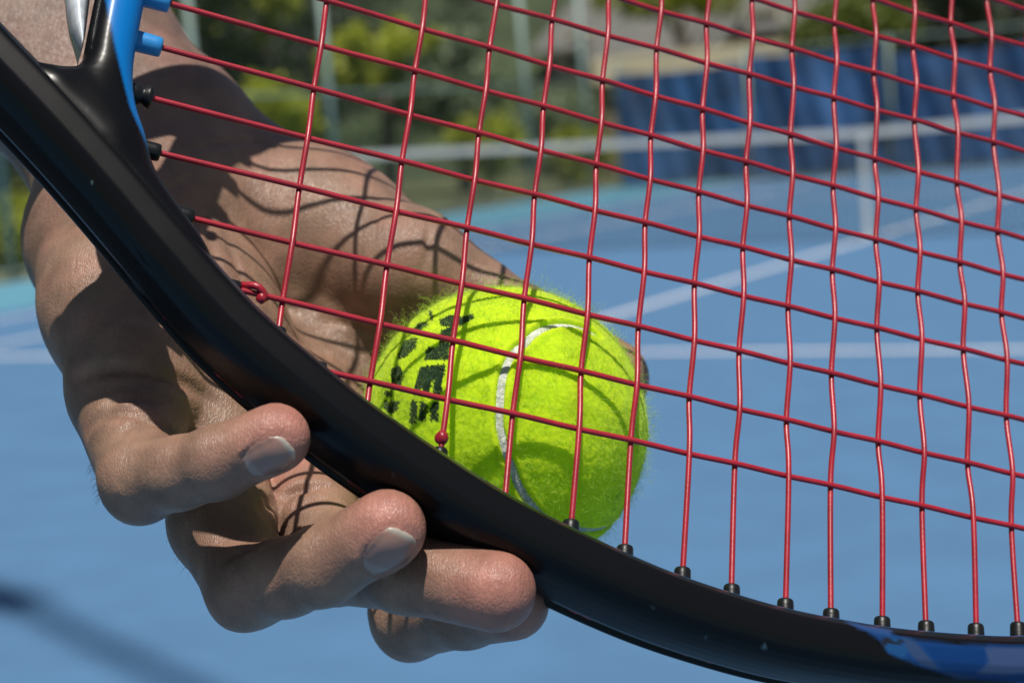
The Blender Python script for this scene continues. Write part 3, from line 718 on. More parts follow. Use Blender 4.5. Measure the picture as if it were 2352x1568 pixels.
# strings
Ovx, Ovy = oval[:, 0], oval[:, 1]
def hit_oval(p, d):
    """distance from p along d to the head's inner wall"""
    q = np.roll(oval, -1, 0) - oval; r_ = oval - p
    den = d[0] * q[:, 1] - d[1] * q[:, 0]; den[abs(den) < 1e-9] = 1e-9
    t = (r_[:, 0] * q[:, 1] - r_[:, 1] * q[:, 0]) / den; s = (r_[:, 0] * d[1] - r_[:, 1] * d[0]) / den
    ok = (s >= 0) & (s < 1); return t[ok].min(), t[ok].max()
def grommet(parent, p, d, mt, r0=1.95, h=4.2, big=False):
    """little rubber sleeve standing in from the wall at p, pointing along d (u,v)"""
    r_ = r0
    prof = [(0.0, -2.5), (r_ * 1.05, -2.5), (r_ * 1.05, 0), (r_, h * .7), (r_ * .97, h - .45), (r_ * .85, h - .1), (r_ * .62, h), (.0, h + .02)]
    if big: prof = [(0, -2.5), (r_ * 1.2, -2.5), (r_ * 1.2, h * .35), (r_ * .95, h * .5), (r_ * 1.0, h * .6), (r_ * 1.3, h * .75), (r_ * 1.35, h * .9), (r_ * 1.0, h), (0, h + .05)]
    V, F = lathe(prof, 20); D = np.array([d[0], d[1], 0]); D /= np.linalg.norm(D); A = np.array([0, 0, 1.]); B = np.cross(D, A)
    V = [np.array([p[0], p[1], 0]) + A * x + B * y + D * z for x, y, z in V]
    return mesh_np('grommet', np.array(V) * .001, F, mt, parent)
def pstring(name, pts, amp_signs, rad_=.63, mt=None):
    P = crs(pts, 1.1); V, F = tube_np(P * .001, rad_ * .001, 12); return mesh_np(name, V, F, mt or M_str, racket)
lines_m = []
for k in range(-8, 8):
    if k >= 0: l = ML[k]
    else:
        j = -1 - k; l = ML[j]; l = (l[0], 2 * VC - l[1], l[2], 2 * VC - l[3])
    p = np.array(l[:2]); d = np.array(l[2:]) - p; d /= np.linalg.norm(d); lines_m.append((k, p, d))
lines_c = []
for i, l in enumerate(CL):
    p = np.array(l[:2]); d = np.array(l[2:]) - p; d /= np.linalg.norm(d); lines_c.append((i + 1, p, d))
def cross_pt(p, d, q, e):
    M2 = np.array([[d[0], -e[0]], [d[1], -e[1]]]); s = np.linalg.solve(M2, q - p); return s[0], s[1]
AM, AC = 0.20, 0.75
for k, p, d in lines_m:
    t0, t1 = hit_oval(p, d); pts = []; mids = []
    cr = sorted((cross_pt(p, d, q, e)[0], i) for i, q, e in lines_c)
    cr = [c for c in cr if t0 + 3 < c[0] < t1 - 3]
    pts.append((*(p + d * (t0 - 1.5)), 0))
    for t, i in cr:
        s_ = 1 if (i + k) % 2 else -1             # main lies over the cross when i + k is odd
        pts.append((*(p + d * t), AM * s_))
    pts.append((*(p + d * (t1 + 1.5)), 0))
    pstring('main_string', pts, None)
    bigg = k in (3, 4)
    h_ = {0: 4.0, 1: 4.0, 2: 4.0, 3: 3.2, 4: 3.0, 5: 3.8, 6: 3.0, 7: 3.2}.get(k, 3.5)
    grommet(racket, p + d * t0, d, M_bluep if -3 <= k <= 2 else M_black, h=h_ + 1.5, big=(k == 3), r0=2.2 if -3 <= k <= 2 else 1.9)
    grommet(racket, p + d * t1, -d, M_black)
for i, p, d in lines_c:
    t0, t1 = hit_oval(p, d); pts = []
    cr = sorted((cross_pt(p, d, q, e)[0], k) for k, q, e in lines_m)
    cr = [c for c in cr if t0 + 3 < c[0] < t1 - 3]
    pts.append((*(p + d * (t0 - 1.5)), 0))
    for t, k in cr: pts.append((*(p + d * t), -AC if (i + k) % 2 else AC))
    pts.append((*(p + d * (t1 + 1.5)), 0)); pstring('cross_string', pts, None)
    # sleeve height: up to where the traced sleeve top is
    h_ = max(2.0, -t0 + .0) if i <= 14 else 4.5
    grommet(racket, p + d * t0, d, M_black, h=h_ - (2.4 if i <= 4 else 0), r0=1.6 if i < 4 else 1.78); grommet(racket, p + d * t1, -d, M_black)
# red tie-off knots
def knot(px, py, r_):
    q = PU(px, py, .6); P3 = np.array([q[0], q[1], .6]); V = []; n1, n2 = 12, 16
    for a in range(n1 + 1):
        for c in range(n2):
            t = a / n1 * math.pi; f_ = c / n2 * 2 * math.pi
            rr = r_ * (1 + .07 * math.sin(3 * f_ + 2 * t)); V.append(P3 + rr * np.array([math.sin(t) * math.cos(f_), math.cos(t) * 1.1, math.sin(t) * math.sin(f_)]))
    F = [[a * n2 + c, a * n2 + (c + 1) % n2, (a + 1) * n2 + (c + 1) % n2, (a + 1) * n2 + c] for a in range(n1) for c in range(n2)]
    mesh_np('string_knot', np.array(V) * .001, F, M_str, racket)
knot(1015, 1005, 1.45); knot(601, 684, 1.15)
q0, q1 = PU(566, 655, 0), PU(612, 690, 0)
pstring('string_tail', [(q0[0] - 1, q0[1], -.5), ((q0[0] + q1[0]) / 2, (q0[1] + q1[1]) / 2 + .6, 1.6), (q1[0], q1[1], .2)], None, .78)
# strings running in the groove outside the head between pairs of holes
oval0 = oval; oval = beam; Tn = np.gradient(oval, axis=0); Tn /= np.linalg.norm(Tn, axis=1)[:, None]; On = np.stack([Tn[:, 1], -Tn[:, 0]], 1)
outp = oval + On * 10.6
def groove(pxa, pxb):
    qa, qb = PU(*pxa, 0), PU(*pxb, 0)
    ia = np.argmin(np.linalg.norm(oval + On * 11 - qa, axis=1)); ib = np.argmin(np.linalg.norm(oval + On * 11 - qb, axis=1))
    if ia > ib: ia, ib = ib, ia
    idx = np.arange(ia, ib + 1, 5); P = outp[idx]; w_ = np.full(len(P), -5.7)
    P = P - On[idx] * (3.2 * (np.abs(np.linspace(-1, 1, len(P))) ** 8))[:, None]
    pstring('groove_string', [(x, y, -5.7) for x, y in P], None, .62)
for a, b_ in (((290, 580), (425, 740)), ((480, 800), (610, 925)), ((790, 1060), (890, 1140)), ((1000, 1230), (1150, 1310)), ((1300, 1385), (1420, 1430)), ((1560, 1480), (1700, 1520)), ((1850, 1550), (2000, 1575))):
    groove(a, b_)
# ================================================================== FOREARM AND HAND: one continuous skin, grown from joints
GS = 1.0
LO = np.array([-235.0, -92.0, -150.0]); HI = np.array([52.0, 185.0, 78.0])
NXYZ = np.ceil((HI - LO) / GS).astype(int) + 1
gx = (LO[0] + np.arange(NXYZ[0]) * GS).astype(np.float32); gy = (LO[1] + np.arange(NXYZ[1]) * GS).astype(np.float32); gz = (LO[2] + np.arange(NXYZ[2]) * GS).astype(np.float32)
BIG = 40.0
def box_idx(lo, hi):
    a = np.clip(np.floor((np.array(lo) - LO) / GS).astype(int), 0, NXYZ - 1); b_ = np.clip(np.ceil((np.array(hi) - LO) / GS).astype(int) + 1, 1, NXYZ)
    return tuple(slice(x, y) for x, y in zip(a, b_))
def cone_eval(X, Y, Z, a, b_, ra, rb, sq=None):
    d = b_ - a; L2 = float(d @ d) + 1e-6
    t = np.clip(((X - a[0]) * d[0] + (Y - a[1]) * d[1] + (Z - a[2]) * d[2]) / L2, 0, 1)
    dx = X - (a[0] + t * d[0]); dy = Y - (a[1] + t * d[1]); dz = Z - (a[2] + t * d[2])
    if sq is not None:                       # squash: the section is wider across 'ax' by factor f
        ax, f_ = sq; c_ = dx * ax[0] + dy * ax[1] + dz * ax[2]
        r2 = dx * dx + dy * dy + dz * dz - c_ * c_ + (c_ / f_) ** 2
        return np.sqrt(np.maximum(r2, 1e-6)) - (ra + t * (rb - ra))
    return np.sqrt(dx * dx + dy * dy + dz * dz) - (ra + t * (rb - ra))
def smin(a, b_, k):
    h = np.clip(.5 + .5 * (b_ - a) / k, 0, 1); return b_ * (1 - h) + a * h - k * h * (1 - h)
def J(px, py, z, r): return (N3(px, py, z), float(r))
def field(prims, k):
    F_ = np.full(tuple(NXYZ), BIG, np.float32)
    for pr in prims:
        (a, ra), (b_, rb) = pr[0], pr[1]; sq = pr[2] if len(pr) > 2 else None; kk = pr[3] if len(pr) > 3 else k
        m_ = max(ra, rb) * (sq[1] if sq else 1) + 16
        sl = box_idx(np.minimum(a, b_) - m_, np.maximum(a, b_) + m_)
        X = gx[sl[0]][:, None, None]; Y = gy[sl[1]][None, :, None]; Z = gz[sl[2]][None, None, :]
        F_[sl] = smin(F_[sl], cone_eval(X, Y, Z, a, b_, ra, rb, sq), kk)
    return F_
# wrist / forearm
palm = []
W1, W2 = J(395, 320, -68, 17.6), J(244, 372, -58, 16.8)
E1, E2 = J(-60, -330, -118, 27), J(-330, -240, -108, 26)
palm += [(W1, E1), (W2, E2), (J(320, 345, -66, 18), J(-190, -290, -116, 27))]
# palm slab
HYP0, HYP1, HYP2 = J(258, 550, -33, 18.8), J(288, 700, -7, 17.0), J(305, 850, 12, 14.5)
palm += [(W2, HYP0), (HYP0, HYP1), (HYP1, HYP2)]
MCP = {'p': J(303, 925, 13, 13.3), 'r': J(480, 985, 2, 13), 'm': J(660, 1030, -15, 12.5), 'i': J(880, 1085, -38, 12.5)}
C0, C1 = J(405, 520, -54, 19.5), J(468, 740, -30, 15)
palm += [(W1, C0), (C0, C1), (C1, MCP['r']), (C1, MCP['m']), (J(560, 650, -76, 17), J(720, 860, -58, 14)), (J(720, 860, -58, 14), MCP['i']), (J(720, 860, -58, 14), MCP['m'])]
# thenar and thumb
T0, T1, T2, T3, T4 = J(592, 514, -73, 20.2), J(748, 543, -64, 19.3), J(940, 624, -45, 15.0), J(1190, 758, -42, 11.3), J(1398, 870, -35, 10.2)
palm += [(W1, T0), (C0, T0), (T0, T1), (T1, T2), (J(740, 800, -66, 14), J(920, 820, -60, 14)), (C0, J(760, 700, -77, 17)), (J(760, 700, -77, 17), J(940, 720, -62, 14)), (J(600, 740, -68, 15), J(860, 780, -64, 15))]
Fp = field(palm, 13.0)
fingers = [
 [(T2, J(1080, 696, -46, 12.2)), (J(1080, 696, -46, 12.2), T3), (T3, T4)],
 [(MCP['p'], J(325, 1103, 45, 8.2)), (J(325, 1103, 45, 8.0), J(316, 1143, 44, 4.7)), (J(325, 1103, 45, 8.2), J(412, 1086, 53, 7.0)), (J(412, 1086, 53, 7.0), J(500, 1062, 58, 6.9)), (J(500, 1062, 58, 6.9), J(632, 1006, 62, 6.9))],
 [(MCP['r'], J(508, 1200, 20, 11.2)), (J(508, 1200, 20, 11.2), J(570, 1346, 36, 8.7)), (J(570, 1346, 36, 8.7), J(546, 1393, 34, 4.5)), (J(570, 1346, 36, 8.7), J(660, 1325, 47, 7.7)), (J(660, 1325, 47, 7.7), J(740, 1300, 54, 7.7)), (J(740, 1300, 54, 7.7), J(888, 1214, 60, 7.8))],
 [(MCP['m'], J(765, 1290, 24, 9.0)), (J(765, 1290, 24, 9.0), J(935, 1316, 46, 7.9)), (J(935, 1316, 46, 7.9), J(1138, 1357, 57, 8.1))],
 [(MCP['i'], J(945, 1420, 2, 9.0)), (J(945, 1420, 2, 9.0), J(935, 1465, 0, 4.5)), (J(945, 1420, 2, 9.0), J(1070, 1400, 24, 8.0)), (J(1070, 1400, 24, 8.0), J(1176, 1384, 40, 7.8))],
]
HF = np.full(tuple(NXYZ), BIG, np.float32)
HF = Fp.copy()
for n_f, pr in enumerate(fingers):
    ff = field(pr, 3.0); HF = np.minimum(HF, smin(Fp, ff, 6.0 if n_f else 7.0))
del Fp, ff
# pads at the finger roots and across the palm (soft swellings)
for (a, b_, k) in [(J(600, 1085, -4, 9.5), J(745, 1078, -19, 9.0), 2.0), (J(655, 1205, 6, 9.5), J(738, 1200, 8, 9.0), 1.2)]:
    m_ = 26; sl = box_idx(np.minimum(a[0], b_[0]) - m_, np.maximum(a[0], b_[0]) + m_)
    X = gx[sl[0]][:, None, None]; Y = gy[sl[1]][None, :, None]; Z = gz[sl[2]][None, None, :]
    HF[sl] = smin(HF[sl], cone_eval(X, Y, Z, a[0], b_[0], a[1], b_[1]), k)
# the ball presses into the palm
sl = box_idx(BALL - 36, BALL + 36); X = gx[sl[0]][:, None, None]; Y = gy[sl[1]][None, :, None]; Z = gz[sl[2]][None, None, :]
db = RB + .3 - np.sqrt((X - BALL[0]) ** 2 + (Y - BALL[1]) ** 2 + (Z - BALL[2]) ** 2)
HF[sl] = -smin(-HF[sl], -db, 1.5)
def samp(P):
    q = (np.asarray(P, float) - LO) / GS; q = np.clip(q, 0, np.array(NXYZ) - 1.001); i = np.floor(q).astype(int); f_ = q - i; o = 0
    for a in (0, 1):
        for b_ in (0, 1):
            for c in (0, 1):
                w_ = (f_[..., 0] if a else 1 - f_[..., 0]) * (f_[..., 1] if b_ else 1 - f_[..., 1]) * (f_[..., 2] if c else 1 - f_[..., 2])
                o = o + w_ * HF[i[..., 0] + a, i[..., 1] + b_, i[..., 2] + c]
    return o
def grad(P):
    e = .8; P = np.asarray(P, float); g = np.stack([samp(P + np.eye(3)[k] * e) - samp(P - np.eye(3)[k] * e) for k in range(3)], -1)
    return g / (np.linalg.norm(g, axis=-1)[..., None] + 1e-9)
def surf(px, py, zmin=-120):
    z = np.arange(76, zmin, -.5); s = (DIST - z) / FPX; Q = np.stack([(px - 1176) * s, (784 - py) * s, z], 1); m_ = samp(Q) < 0
    return Q[np.argmax(m_)] + [0, 0, .25] if m_.any() else None
def crease(pts, width, depth, zlim=None):
    P = [surf(x, y) for x, y in pts]; P = [p for p in P if p is not None]
    if len(P) < 2: return
    C = crs(P, 1.0); m_ = width * 2.6; sl = box_idx(C.min(0) - m_, C.max(0) + m_)
    X, Y, Z = np.meshgrid(gx[sl[0]], gy[sl[1]], gz[sl[2]], indexing='ij'); H_ = HF[sl]
    near = np.abs(H_) < 3.5; Q = np.stack([X[near], Y[near], Z[near]], -1).astype(np.float32); D = np.full(len(Q), 1e9, np.float32); tt = np.zeros(len(Q), np.float32)
    for i, c in enumerate(C):
        d = ((Q - c) ** 2).sum(-1); u_ = d < D; D[u_] = d[u_]; tt[u_] = i / max(1, len(C) - 1)
    env = np.clip(np.minimum(tt, 1 - tt) * 5, 0, 1)
    H_[near] += 1.9 * depth * (.25 + .75 * env) * (np.exp(-D / width ** 2) - .35 * np.exp(-D / (2.2 * width) ** 2))
    HF[sl] = H_
# palm lines, finger creases (traced in the picture, laid on the skin)
CR_ = [
 ([(178, 870), (235, 850), (330, 852), (420, 880), (480, 915), (505, 940)], 1.5, 1.3),
 ([(230, 950), (262, 925), (320, 918), (380, 922)], 1.4, 1.0),
 ([(200, 992), (235, 955), (290, 948), (350, 968), (400, 996)], 1.6, 1.9),
 
 ([(470, 500), (495, 600), (520, 690)], 1.1, .8), ([(520, 470), (530, 570), (560, 660)], 1.0, .7),
 ([(985, 500), (982, 580), (960, 640)], 1.0, .7), ([(975, 520), (990, 600)], .9, .5), ([(870, 440), (862, 520), (850, 590)], .9, .3),
 ([(430, 345), (470, 335), (540, 325), (610, 325)], 1.3, .6), ([(350, 440), (400, 430), (450, 400)], 1.1, .5),
 ([(640, 690), (740, 740), (840, 800)], 1.2, .5), ([(620, 760), (700, 830), (780, 880)], 1.1, .5),
 ([(650, 760), (720, 800), (820, 850)], 1.0, .5), ([(700, 700), (780, 740), (860, 770)], 1.0, .5),
 ([(600, 1172), (660, 1140), (720, 1120), (780, 1118)], 1.3, 1.8),
 ([(515, 1290), (567, 1262), (620, 1248)], 1.0, .9),
 ([(290, 1025), (310, 1000), (345, 985)], .9, .45), ([(300, 1045), (325, 1015), (365, 1000)], .9, .4), ([(278, 1010), (300, 985), (330, 972)], .9, .35),
 ([(430, 1108), (450, 1130), (480, 1140)], .9, .7), ([(275, 1100), (290, 1130)], .9, .5),
 ([(210, 640), (280, 655), (330, 650)], .9, .35), ([(230, 770), (260, 765), (300, 772)], .9, .3),
 ([(255, 400), (330, 440), (400, 470)], 1.2, .4),
]
rc = random.Random(9)
for k in range(16):            # fine lines down the ball of the thumb
    x0 = 620 + 26 * k + rc.uniform(-6, 6); y0 = 370 + 11 * k + rc.uniform(-10, 20); L_ = rc.uniform(60, 130)
    CR_.append(([(x0, y0), (x0 - 4 + rc.uniform(-8, 8), y0 + L_ * .5), (x0 - 6 + rc.uniform(-10, 10), y0 + L_)], .75, .22))
for k in range(6):
    CR_.append(([(262 + 14 * k, 1022 - 6 * k), (280 + 14 * k, 992 - 5 * k), (312 + 14 * k, 972 - 3 * k)], .85, .5))
for k in range(5):
    CR_.append(([(395 + 17 * k, 1128 - 3 * k), (405 + 17 * k, 1146 - 3 * k), (428 + 17 * k, 1160 - 4 * k)], .85, .5))
    CR_.append(([(610 + 18 * k, 1375 - 5 * k), (622 + 18 * k, 1394 - 5 * k), (640 + 18 * k, 1406 - 5 * k)], .85, .5))
for c in CR_: crease(*c)
# nail seats: a slight flattening and fold round each nail
def nail_frame(c_px, t_px):
    c0 = surf(*c_px); c1 = surf(*t_px); n_ = grad(c0); a_ = c1 - c0; a_ -= n_ * (a_ @ n_); a_ /= np.linalg.norm(a_); return c0, a_, np.cross(n_, a_), n_
NAILS = [((622, 1056), (655, 1034), 5.2, 4.0), ((898, 1274), (922, 1240), 5.8, 4.5)]
NF_ = [(nail_frame(a, b_), L, W_) for a, b_, L, W_ in NAILS]
for (c0, a_, s_, n_), L, W_ in NF_:
    m_ = 12; sl = box_idx(c0 - m_, c0 + m_); X, Y, Z = np.meshgrid(gx[sl[0]], gy[sl[1]], gz[sl[2]], indexing='ij'); Q = np.stack([X, Y, Z], -1) - c0
    u_ = Q @ a_ / L; v_ = Q @ s_ / W_; w_ = Q @ n_
    rr = (np.abs(u_) ** 3 + np.abs(v_) ** 3) ** (1 / 3)
    back_ = np.clip(.3 - u_ * .9, 0, 1)
    HF[sl] += (.35 * (rr < 1) * (np.abs(w_) < 4) - .55 * np.exp(-((rr - 1.18) / .14) ** 2) * (np.abs(w_) < 4) * (back_ + .35 * (np.abs(v_) > .6) * (u_ < .6))).astype(np.float32)

HF[[0, -1]] = np.maximum(HF[[0, -1]], .5); HF[:, [0, -1]] = np.maximum(HF[:, [0, -1]], .5); HF[:, :, [0, -1]] = np.maximum(HF[:, :, [0, -1]], .5)
V, F = surface_nets(HF); V = V * GS + LO
# keep the largest piece, relax a little
E_ = np.concatenate([F[:, [0, 1]], F[:, [1, 2]], F[:, [2, 3]], F[:, [3, 0]]]); deg = np.bincount(E_.ravel(), minlength=len(V))
for it in range(1):
    A_ = np.zeros_like(V)
    for k in range(3):
        A_[:, k] = np.bincount(E_[:, 0], V[E_[:, 1], k], len(V)) + np.bincount(E_[:, 1], V[E_[:, 0], k], len(V))
    V = V + .45 * (A_ / deg[:, None] - V)
print('hand', len(V), len(F))
# skin tone by anatomy: pinker at pads and joints, paler at palm heel, browner on the arm
def near_w(P, c, r_): return np.exp(-((P - c) ** 2).sum(-1) / r_ ** 2)
base = np.array([0.230, 0.138, 0.094]); pink = np.array([0.37, 0.155, 0.118]); tan_ = np.array([0.17, 0.105, 0.078]); pale = np.array([0.40, 0.24, 0.165])
wp = np.zeros(len(V))
for px, py, z, r_ in [(655, 985, 66, 9), (905, 1185, 66, 9.5), (1165, 1350, 62, 12), (1200, 1375, 44, 9), (1388, 868, -34, 9), (690, 1085, 2, 12), (540, 1000, -2, 10)]: wp = np.maximum(wp, near_w(V, N3(px, py, z), r_))
armw = np.clip((V[:, 1] * .75 - V[:, 0] * .45 - 65) / 30, 0, 1)
mot = vnoise(V, .14, 21) * .5 + .5; mot2 = vnoise(V, .4, 22) * .5 + .5
cs = base * (1 - wp[:, None]) + pink * wp[:, None]; cs = cs * (1 - armw[:, None]) + tan_ * armw[:, None]
cs = cs * (1 + .16 * (mot[:, None] - .5)) + (pink - base) * (.3 * np.clip(mot2 - .35, 0, 1))[:, None]
def skin_mat():
    m_ = bpy.data.materials.new('skin'); m_.use_nodes = True; nt = m_.node_tree; b_ = nt.nodes['Principled BSDF']; L = nt.links
    a_ = nt.nodes.new('ShaderNodeAttribute'); a_.attribute_name = 'paint'
    tc = nt.nodes.new('ShaderNodeTexCoord')
    def noise(s, det=4, vec=None):
        n = nt.nodes.new('ShaderNodeTexNoise'); n.inputs['Scale'].default_value = s; n.inputs['Detail'].default_value = det; L.new(vec or tc.outputs['Object'], n.inputs['Vector']); return n
    mp = nt.nodes.new('ShaderNodeMapping'); mp.inputs['Scale'].default_value = (2.6, .8, .9); mp.inputs['Rotation'].default_value = (0, 0, .12); L.new(tc.outputs['Object'], mp.inputs[0])
    vo = nt.nodes.new('ShaderNodeTexVoronoi'); vo.feature = 'DISTANCE_TO_EDGE'; vo.inputs['Scale'].default_value = 900
    dn = noise(260, 2); mxv = nt.nodes.new('ShaderNodeMix'); mxv.data_type = 'VECTOR'; mxv.inputs[0].default_value = .0016
    L.new(mp.outputs[0], mxv.inputs[4]); L.new(dn.outputs['Color'], mxv.inputs[5]); L.new(mxv.outputs[1], vo.inputs['Vector'])
    r1 = nt.nodes.new('ShaderNodeMapRange'); r1.inputs[2].default_value = .22; L.new(vo.outputs['Distance'], r1.inputs[0])
    n1 = noise(900, 3); n2 = noise(90, 5); n3 = noise(330, 3, mp.outputs[0])
    mp2 = nt.nodes.new('ShaderNodeMapping'); mp2.inputs['Scale'].default_value = (5.5, .7, 1.2); mp2.inputs['Rotation'].default_value = (0, 0, -.1); L.new(tc.outputs['Object'], mp2.inputs[0]); n4 = noise(260, 3, mp2.outputs[0])
    def mad(x, k, y=None):
        m2 = nt.nodes.new('ShaderNodeMath'); m2.operation = 'MULTIPLY_ADD'; L.new(x, m2.inputs[0]); m2.inputs[1].default_value = k
        if y is not None: L.new(y, m2.inputs[2])
        else: m2.inputs[2].default_value = 0
        return m2.outputs[0]
    h = mad(r1.outputs[0], .35, mad(n1.outputs[0], .5, mad(n2.outputs[0], .5, mad(n3.outputs[0], .4, mad(n4.outputs[0], 1.0)))))
    bp = nt.nodes.new('ShaderNodeBump'); bp.inputs['Strength'].default_value = .55; bp.inputs['Distance'].default_value = .00034; L.new(h, bp.inputs['Height']); L.new(bp.outputs[0], b_.inputs['Normal'])
    mx = nt.nodes.new('ShaderNodeMix'); mx.data_type = 'RGBA'; mx.blend_type = 'MULTIPLY'; mx.inputs[0].default_value = 1
    rr = nt.nodes.new('ShaderNodeMapRange'); rr.inputs[1].default_value = .3; rr.inputs[2].default_value = .7; rr.inputs[3].default_value = .74; rr.inputs[4].default_value = 1.16; L.new(noise(150, 6).outputs[0], rr.inputs[0])
    L.new(a_.outputs['Color'], mx.inputs[6]); L.new(rr.outputs[0], mx.inputs[7]); L.new(mx.outputs[2], b_.inputs['Base Color'])
    b_.inputs['Roughness'].default_value = .45; b_.inputs['Subsurface Weight'].default_value = .15; b_.inputs['Subsurface Radius'].default_value = (1, .35, .2); b_.inputs['Subsurface Scale'].default_value = .0022
    b_.inputs['Specular IOR Level'].default_value = .45
    return m_
M_skin = skin_mat()
HO = N3(320, 345, -14)
person = tag(empty('person', wm=near_m(HO)), 'person with bare forearm at left, hand holding the ball, fingers curled round the racket frame', 'person')
mesh_np('forearm_and_hand', (V - HO) * .001, F.astype(np.int32), M_skin, person, attr=cs)
M_nail = mat('nail', (0.23, 0.145, 0.125), .33, coat=.2, bump=(500, .12, .0001))
at_ = M_nail.node_tree.nodes.new('ShaderNodeAttribute'); at_.attribute_name = 'paint'; M_nail.node_tree.links.new(at_.outputs['Color'], M_nail.node_tree.nodes['Principled BSDF'].inputs['Base Color'])
for (c0, a_, s_, n_), L, W_ in NF_:
    nu, nv = 22, 18; P = []
    for i in range(nu + 1):
        for j in range(nv + 1):
            u_ = -1 + 2 * i / nu; v_ = -1 + 2 * j / nv
            ex = 1 - .16 * abs(v_) ** 2.5 if u_ > 0 else math.sqrt(max(0, 1 - .55 * abs(v_) ** 2.4)); vw = (1 - .22 * max(0, -u_) ** 2)
            q = c0 + a_ * (u_ * L * ex) + s_ * (v_ * W_ * vw); P.append(q)
    P = np.array(P)
    for _ in range(6): P = P - grad(P) * (samp(P) - .12)[:, None]
    g = grad(P); uu = np.repeat(np.linspace(-1, 1, nu + 1), nv + 1); vv_ = np.tile(np.linspace(-1, 1, nv + 1), nu + 1)
    P = P + n_ * (.25 + .15 * (1 - vv_ ** 2))[:, None] * np.clip((1 - np.maximum(abs(uu) * (uu < 0), abs(vv_)) ** 6), 0, 1)[:, None]
    Q = P - n_ * .45; k = nv + 1; F = [[i * k + j, (i + 1) * k + j, (i + 1) * k + j + 1, i * k + j + 1] for i in range(nu) for j in range(nv)]
    nP = len(P); F2 = [[x + nP for x in f[::-1]] for f in F]
    rim = [i * k for i in range(nu + 1)] + [nu * k + j for j in range(1, nv + 1)] + [i * k + nv for i in range(nu - 1, -1, -1)] + [j for j in range(nv - 1, 0, -1)]
    F3 = [[rim[i], rim[i] + nP, rim[(i + 1) % len(rim)] + nP, rim[(i + 1) % len(rim)]] for i in range(len(rim))]
    fe = np.clip((uu - .80) / .08, 0, 1)[:, None]; lu = np.clip((-.62 - uu - .25 * vv_ ** 2) / .1, 0, 1)[:, None]; ed = np.clip((abs(vv_) - .85) / .1, 0, 1)[:, None]
    nc = np.array([.25, .14, .112]) * (1 - fe) + np.array([.36, .31, .26]) * fe; nc = nc * (1 - .6 * lu) + np.array([.31, .23, .20]) * .6 * lu; nc = nc * (1 - .25 * ed)
    mesh_np('fingernail', (np.vstack([P, Q]) - HO) * .001, F + F2 + F3, M_nail, person, attr=np.vstack([nc, nc]))
# short dark hairs on the outer edge of the little finger's root
M_hair = mat('arm_hair', (0.012, 0.010, 0.009), .5)
b = MB(); hr = random.Random(3)
def edge_pt(py, x0):
    for x in range(x0, x0 + 220, 2):
        s_ = surf(x, py, -40)
        if s_ is not None: return s_
for k in range(40):
    if k < 32: py = 1040 + 105 * hr.random(); x0 = 130
    else: py = 1230 + 90 * hr.random(); x0 = 330
    s_ = edge_pt(py, x0)
    if s_ is None: continue
    s_ = s_ + [.3, 0, -.3 - 2.5 * hr.random()]
    d = np.array([-.7 + hr.uniform(-.3, .2), -.35 + hr.uniform(-.5, .5), hr.uniform(-.3, .3)]); l = hr.uniform(1.5, 3.2) * (.9 if k < 32 else .6)
    c1 = s_ + d * l * .5; c2 = s_ + d * l + [hr.uniform(-.3, .4), -1.0 * hr.random() - .2, 0]
    b.tube([(s_ - HO) * .001, (c1 - HO) * .001, (c2 - HO) * .001], [.000045, .000035, .000015], 3, cap=False)
tag(b.build('body_hair', M_hair, person), kind='stuff')

# the rest of the person stands outside the picture at the left: dark shirt, trousers, shoes, head
def body_np(prims, step, k):
    P_ = np.array([q[0] for pr in prims for q in pr[:2]]); R_ = max(q[1] for pr in prims for q in pr[:2]) + 3 * step
    lo = P_.min(0) - R_; hi = P_.max(0) + R_; ax = [np.arange(lo[i], hi[i], step) for i in range(3)]
    X = ax[0][:, None, None]; Y = ax[1][None, :, None]; Z = ax[2][None, None, :]; D_ = None
    for pr in prims:
        d = cone_eval(X, Y, Z, pr[0][0], pr[1][0], pr[0][1], pr[1][1]); D_ = d if D_ is None else smin(D_, d, k)
    V, F = surface_nets(D_.astype(np.float32)); return V * step + lo, F
Wi = np.array(NM.inverted())
def WN(p):                       # world point (m) to near frame mm
    q = Wi @ np.array([*p, 1.0]); return q[:3] * 1000
ELB = (E1[0] + E2[0]) / 2; axd = ELB - N3(320, 345, -14); axd /= np.linalg.norm(axd)
up_n = WN((norg[0], norg[1], norg[2] + 1)) - WN(tuple(norg)); up_n /= np.linalg.norm(up_n)
elbow = ELB + axd * 60; should = elbow + np.array([-190., 0, -60]) + up_n * 190
rt = np.array([-1., 0, 0]); chest = should + rt * 190 - up_n * 120
hipn = chest - up_n * 380; gz_ = lambda p, h: p - up_n * ((np.array(NM @ Vector((p * .001).tolist())))[2] - h) * 1000
neck = chest + up_n * 165; sh2 = should + rt * 380
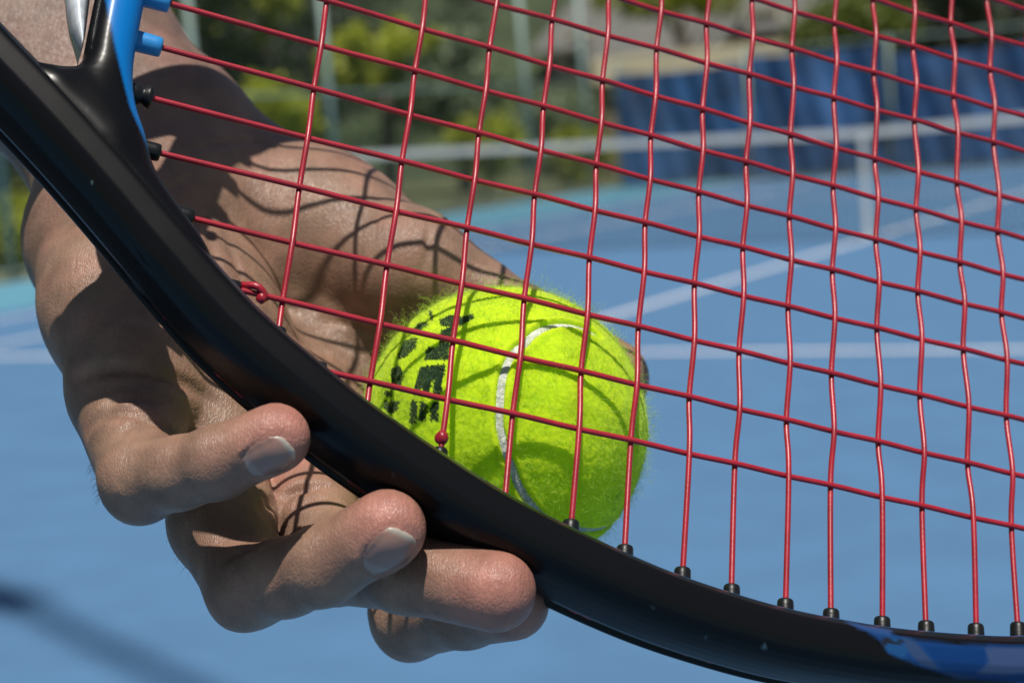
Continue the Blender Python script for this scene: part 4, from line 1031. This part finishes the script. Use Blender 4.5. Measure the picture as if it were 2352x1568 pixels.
shirt = [((ELB + axd * 28, 40.), (elbow, 50.)), ((elbow, 52.), (should, 66.)), ((should, 66.), (chest, 110.)), ((chest, 130.), (hipn, 125.)), ((chest - rt * 60, 115.), (hipn - rt * 45, 120.)), ((chest + rt * 60, 115.), (hipn + rt * 45, 120.)), ((chest, 110.), (sh2, 66.)), ((sh2, 66.), (sh2 - up_n * 260, 52.)), ((sh2 - up_n * 260, 52.), (sh2 - up_n * 420 + [60, 0, 120], 44.)), ((neck, 60.), (chest, 90.))]
V, F = body_np(shirt, 9.0, 45.); mesh_np('shirt', (V - HO) * .001, F, mat('shirt_navy', (.018, .02, .03), .9), person)
legs = []
for s in (-1, 1):
    hp = hipn - up_n * 30 + rt * 85 * s; ft = gz_(hp, .10) + rt * 40 * s; kn = (hp + ft) / 2 + [0, 0, 30.]
    legs += [((hp, 105.), (kn, 68.)), ((kn, 68.), (ft, 48.))]
legs += [((hipn + rt * 60, 125.), (hipn - rt * 60, 125.))]
V, F = body_np(legs, 9.0, 35.); mesh_np('trousers', (V - HO) * .001, F, mat('trousers_black', (.015, .015, .017), .9), person)
for s in (-1, 1):
    ft = gz_(hipn - up_n * 30 + rt * 85 * s, .05) + rt * 40 * s
    V, F = body_np([((ft, 46.), (ft + [0, 0, 150.], 36.))], 7.0, 20.); mesh_np('shoe', (V - HO) * .001, F, mat('shoe_white', (.6, .6, .6), .6), person)
hd = neck + up_n * 170
V, F = body_np([((neck, 56.), (hd - up_n * 40, 58.)), ((hd, 82.), (hd + up_n * 35, 80.)), ((hd - up_n * 45 + [0, 0, 25.], 58.), (hd, 70.)), ((hd + [0, 0, 80.], 9.), (hd + [0, 0, 92.] - up_n * 18, 12.))], 5.0, 18.)
mesh_np('head', (V - HO) * .001, F, M_skin, person, attr=np.tile(base, (len(V), 1)))
V, F = body_np([((hd + up_n * 35 - [0, 0, 12.], 84.), (hd + up_n * 40 + [0, 0, 8.], 82.)), ((hd - [0, 0, 30.], 72.), (hd + up_n * 20 - [0, 0, 30.], 76.))], 5.0, 15.)
mesh_np('hair', (V - HO) * .001, F, mat('hair_brown', (.02, .013, .009), .7), person)
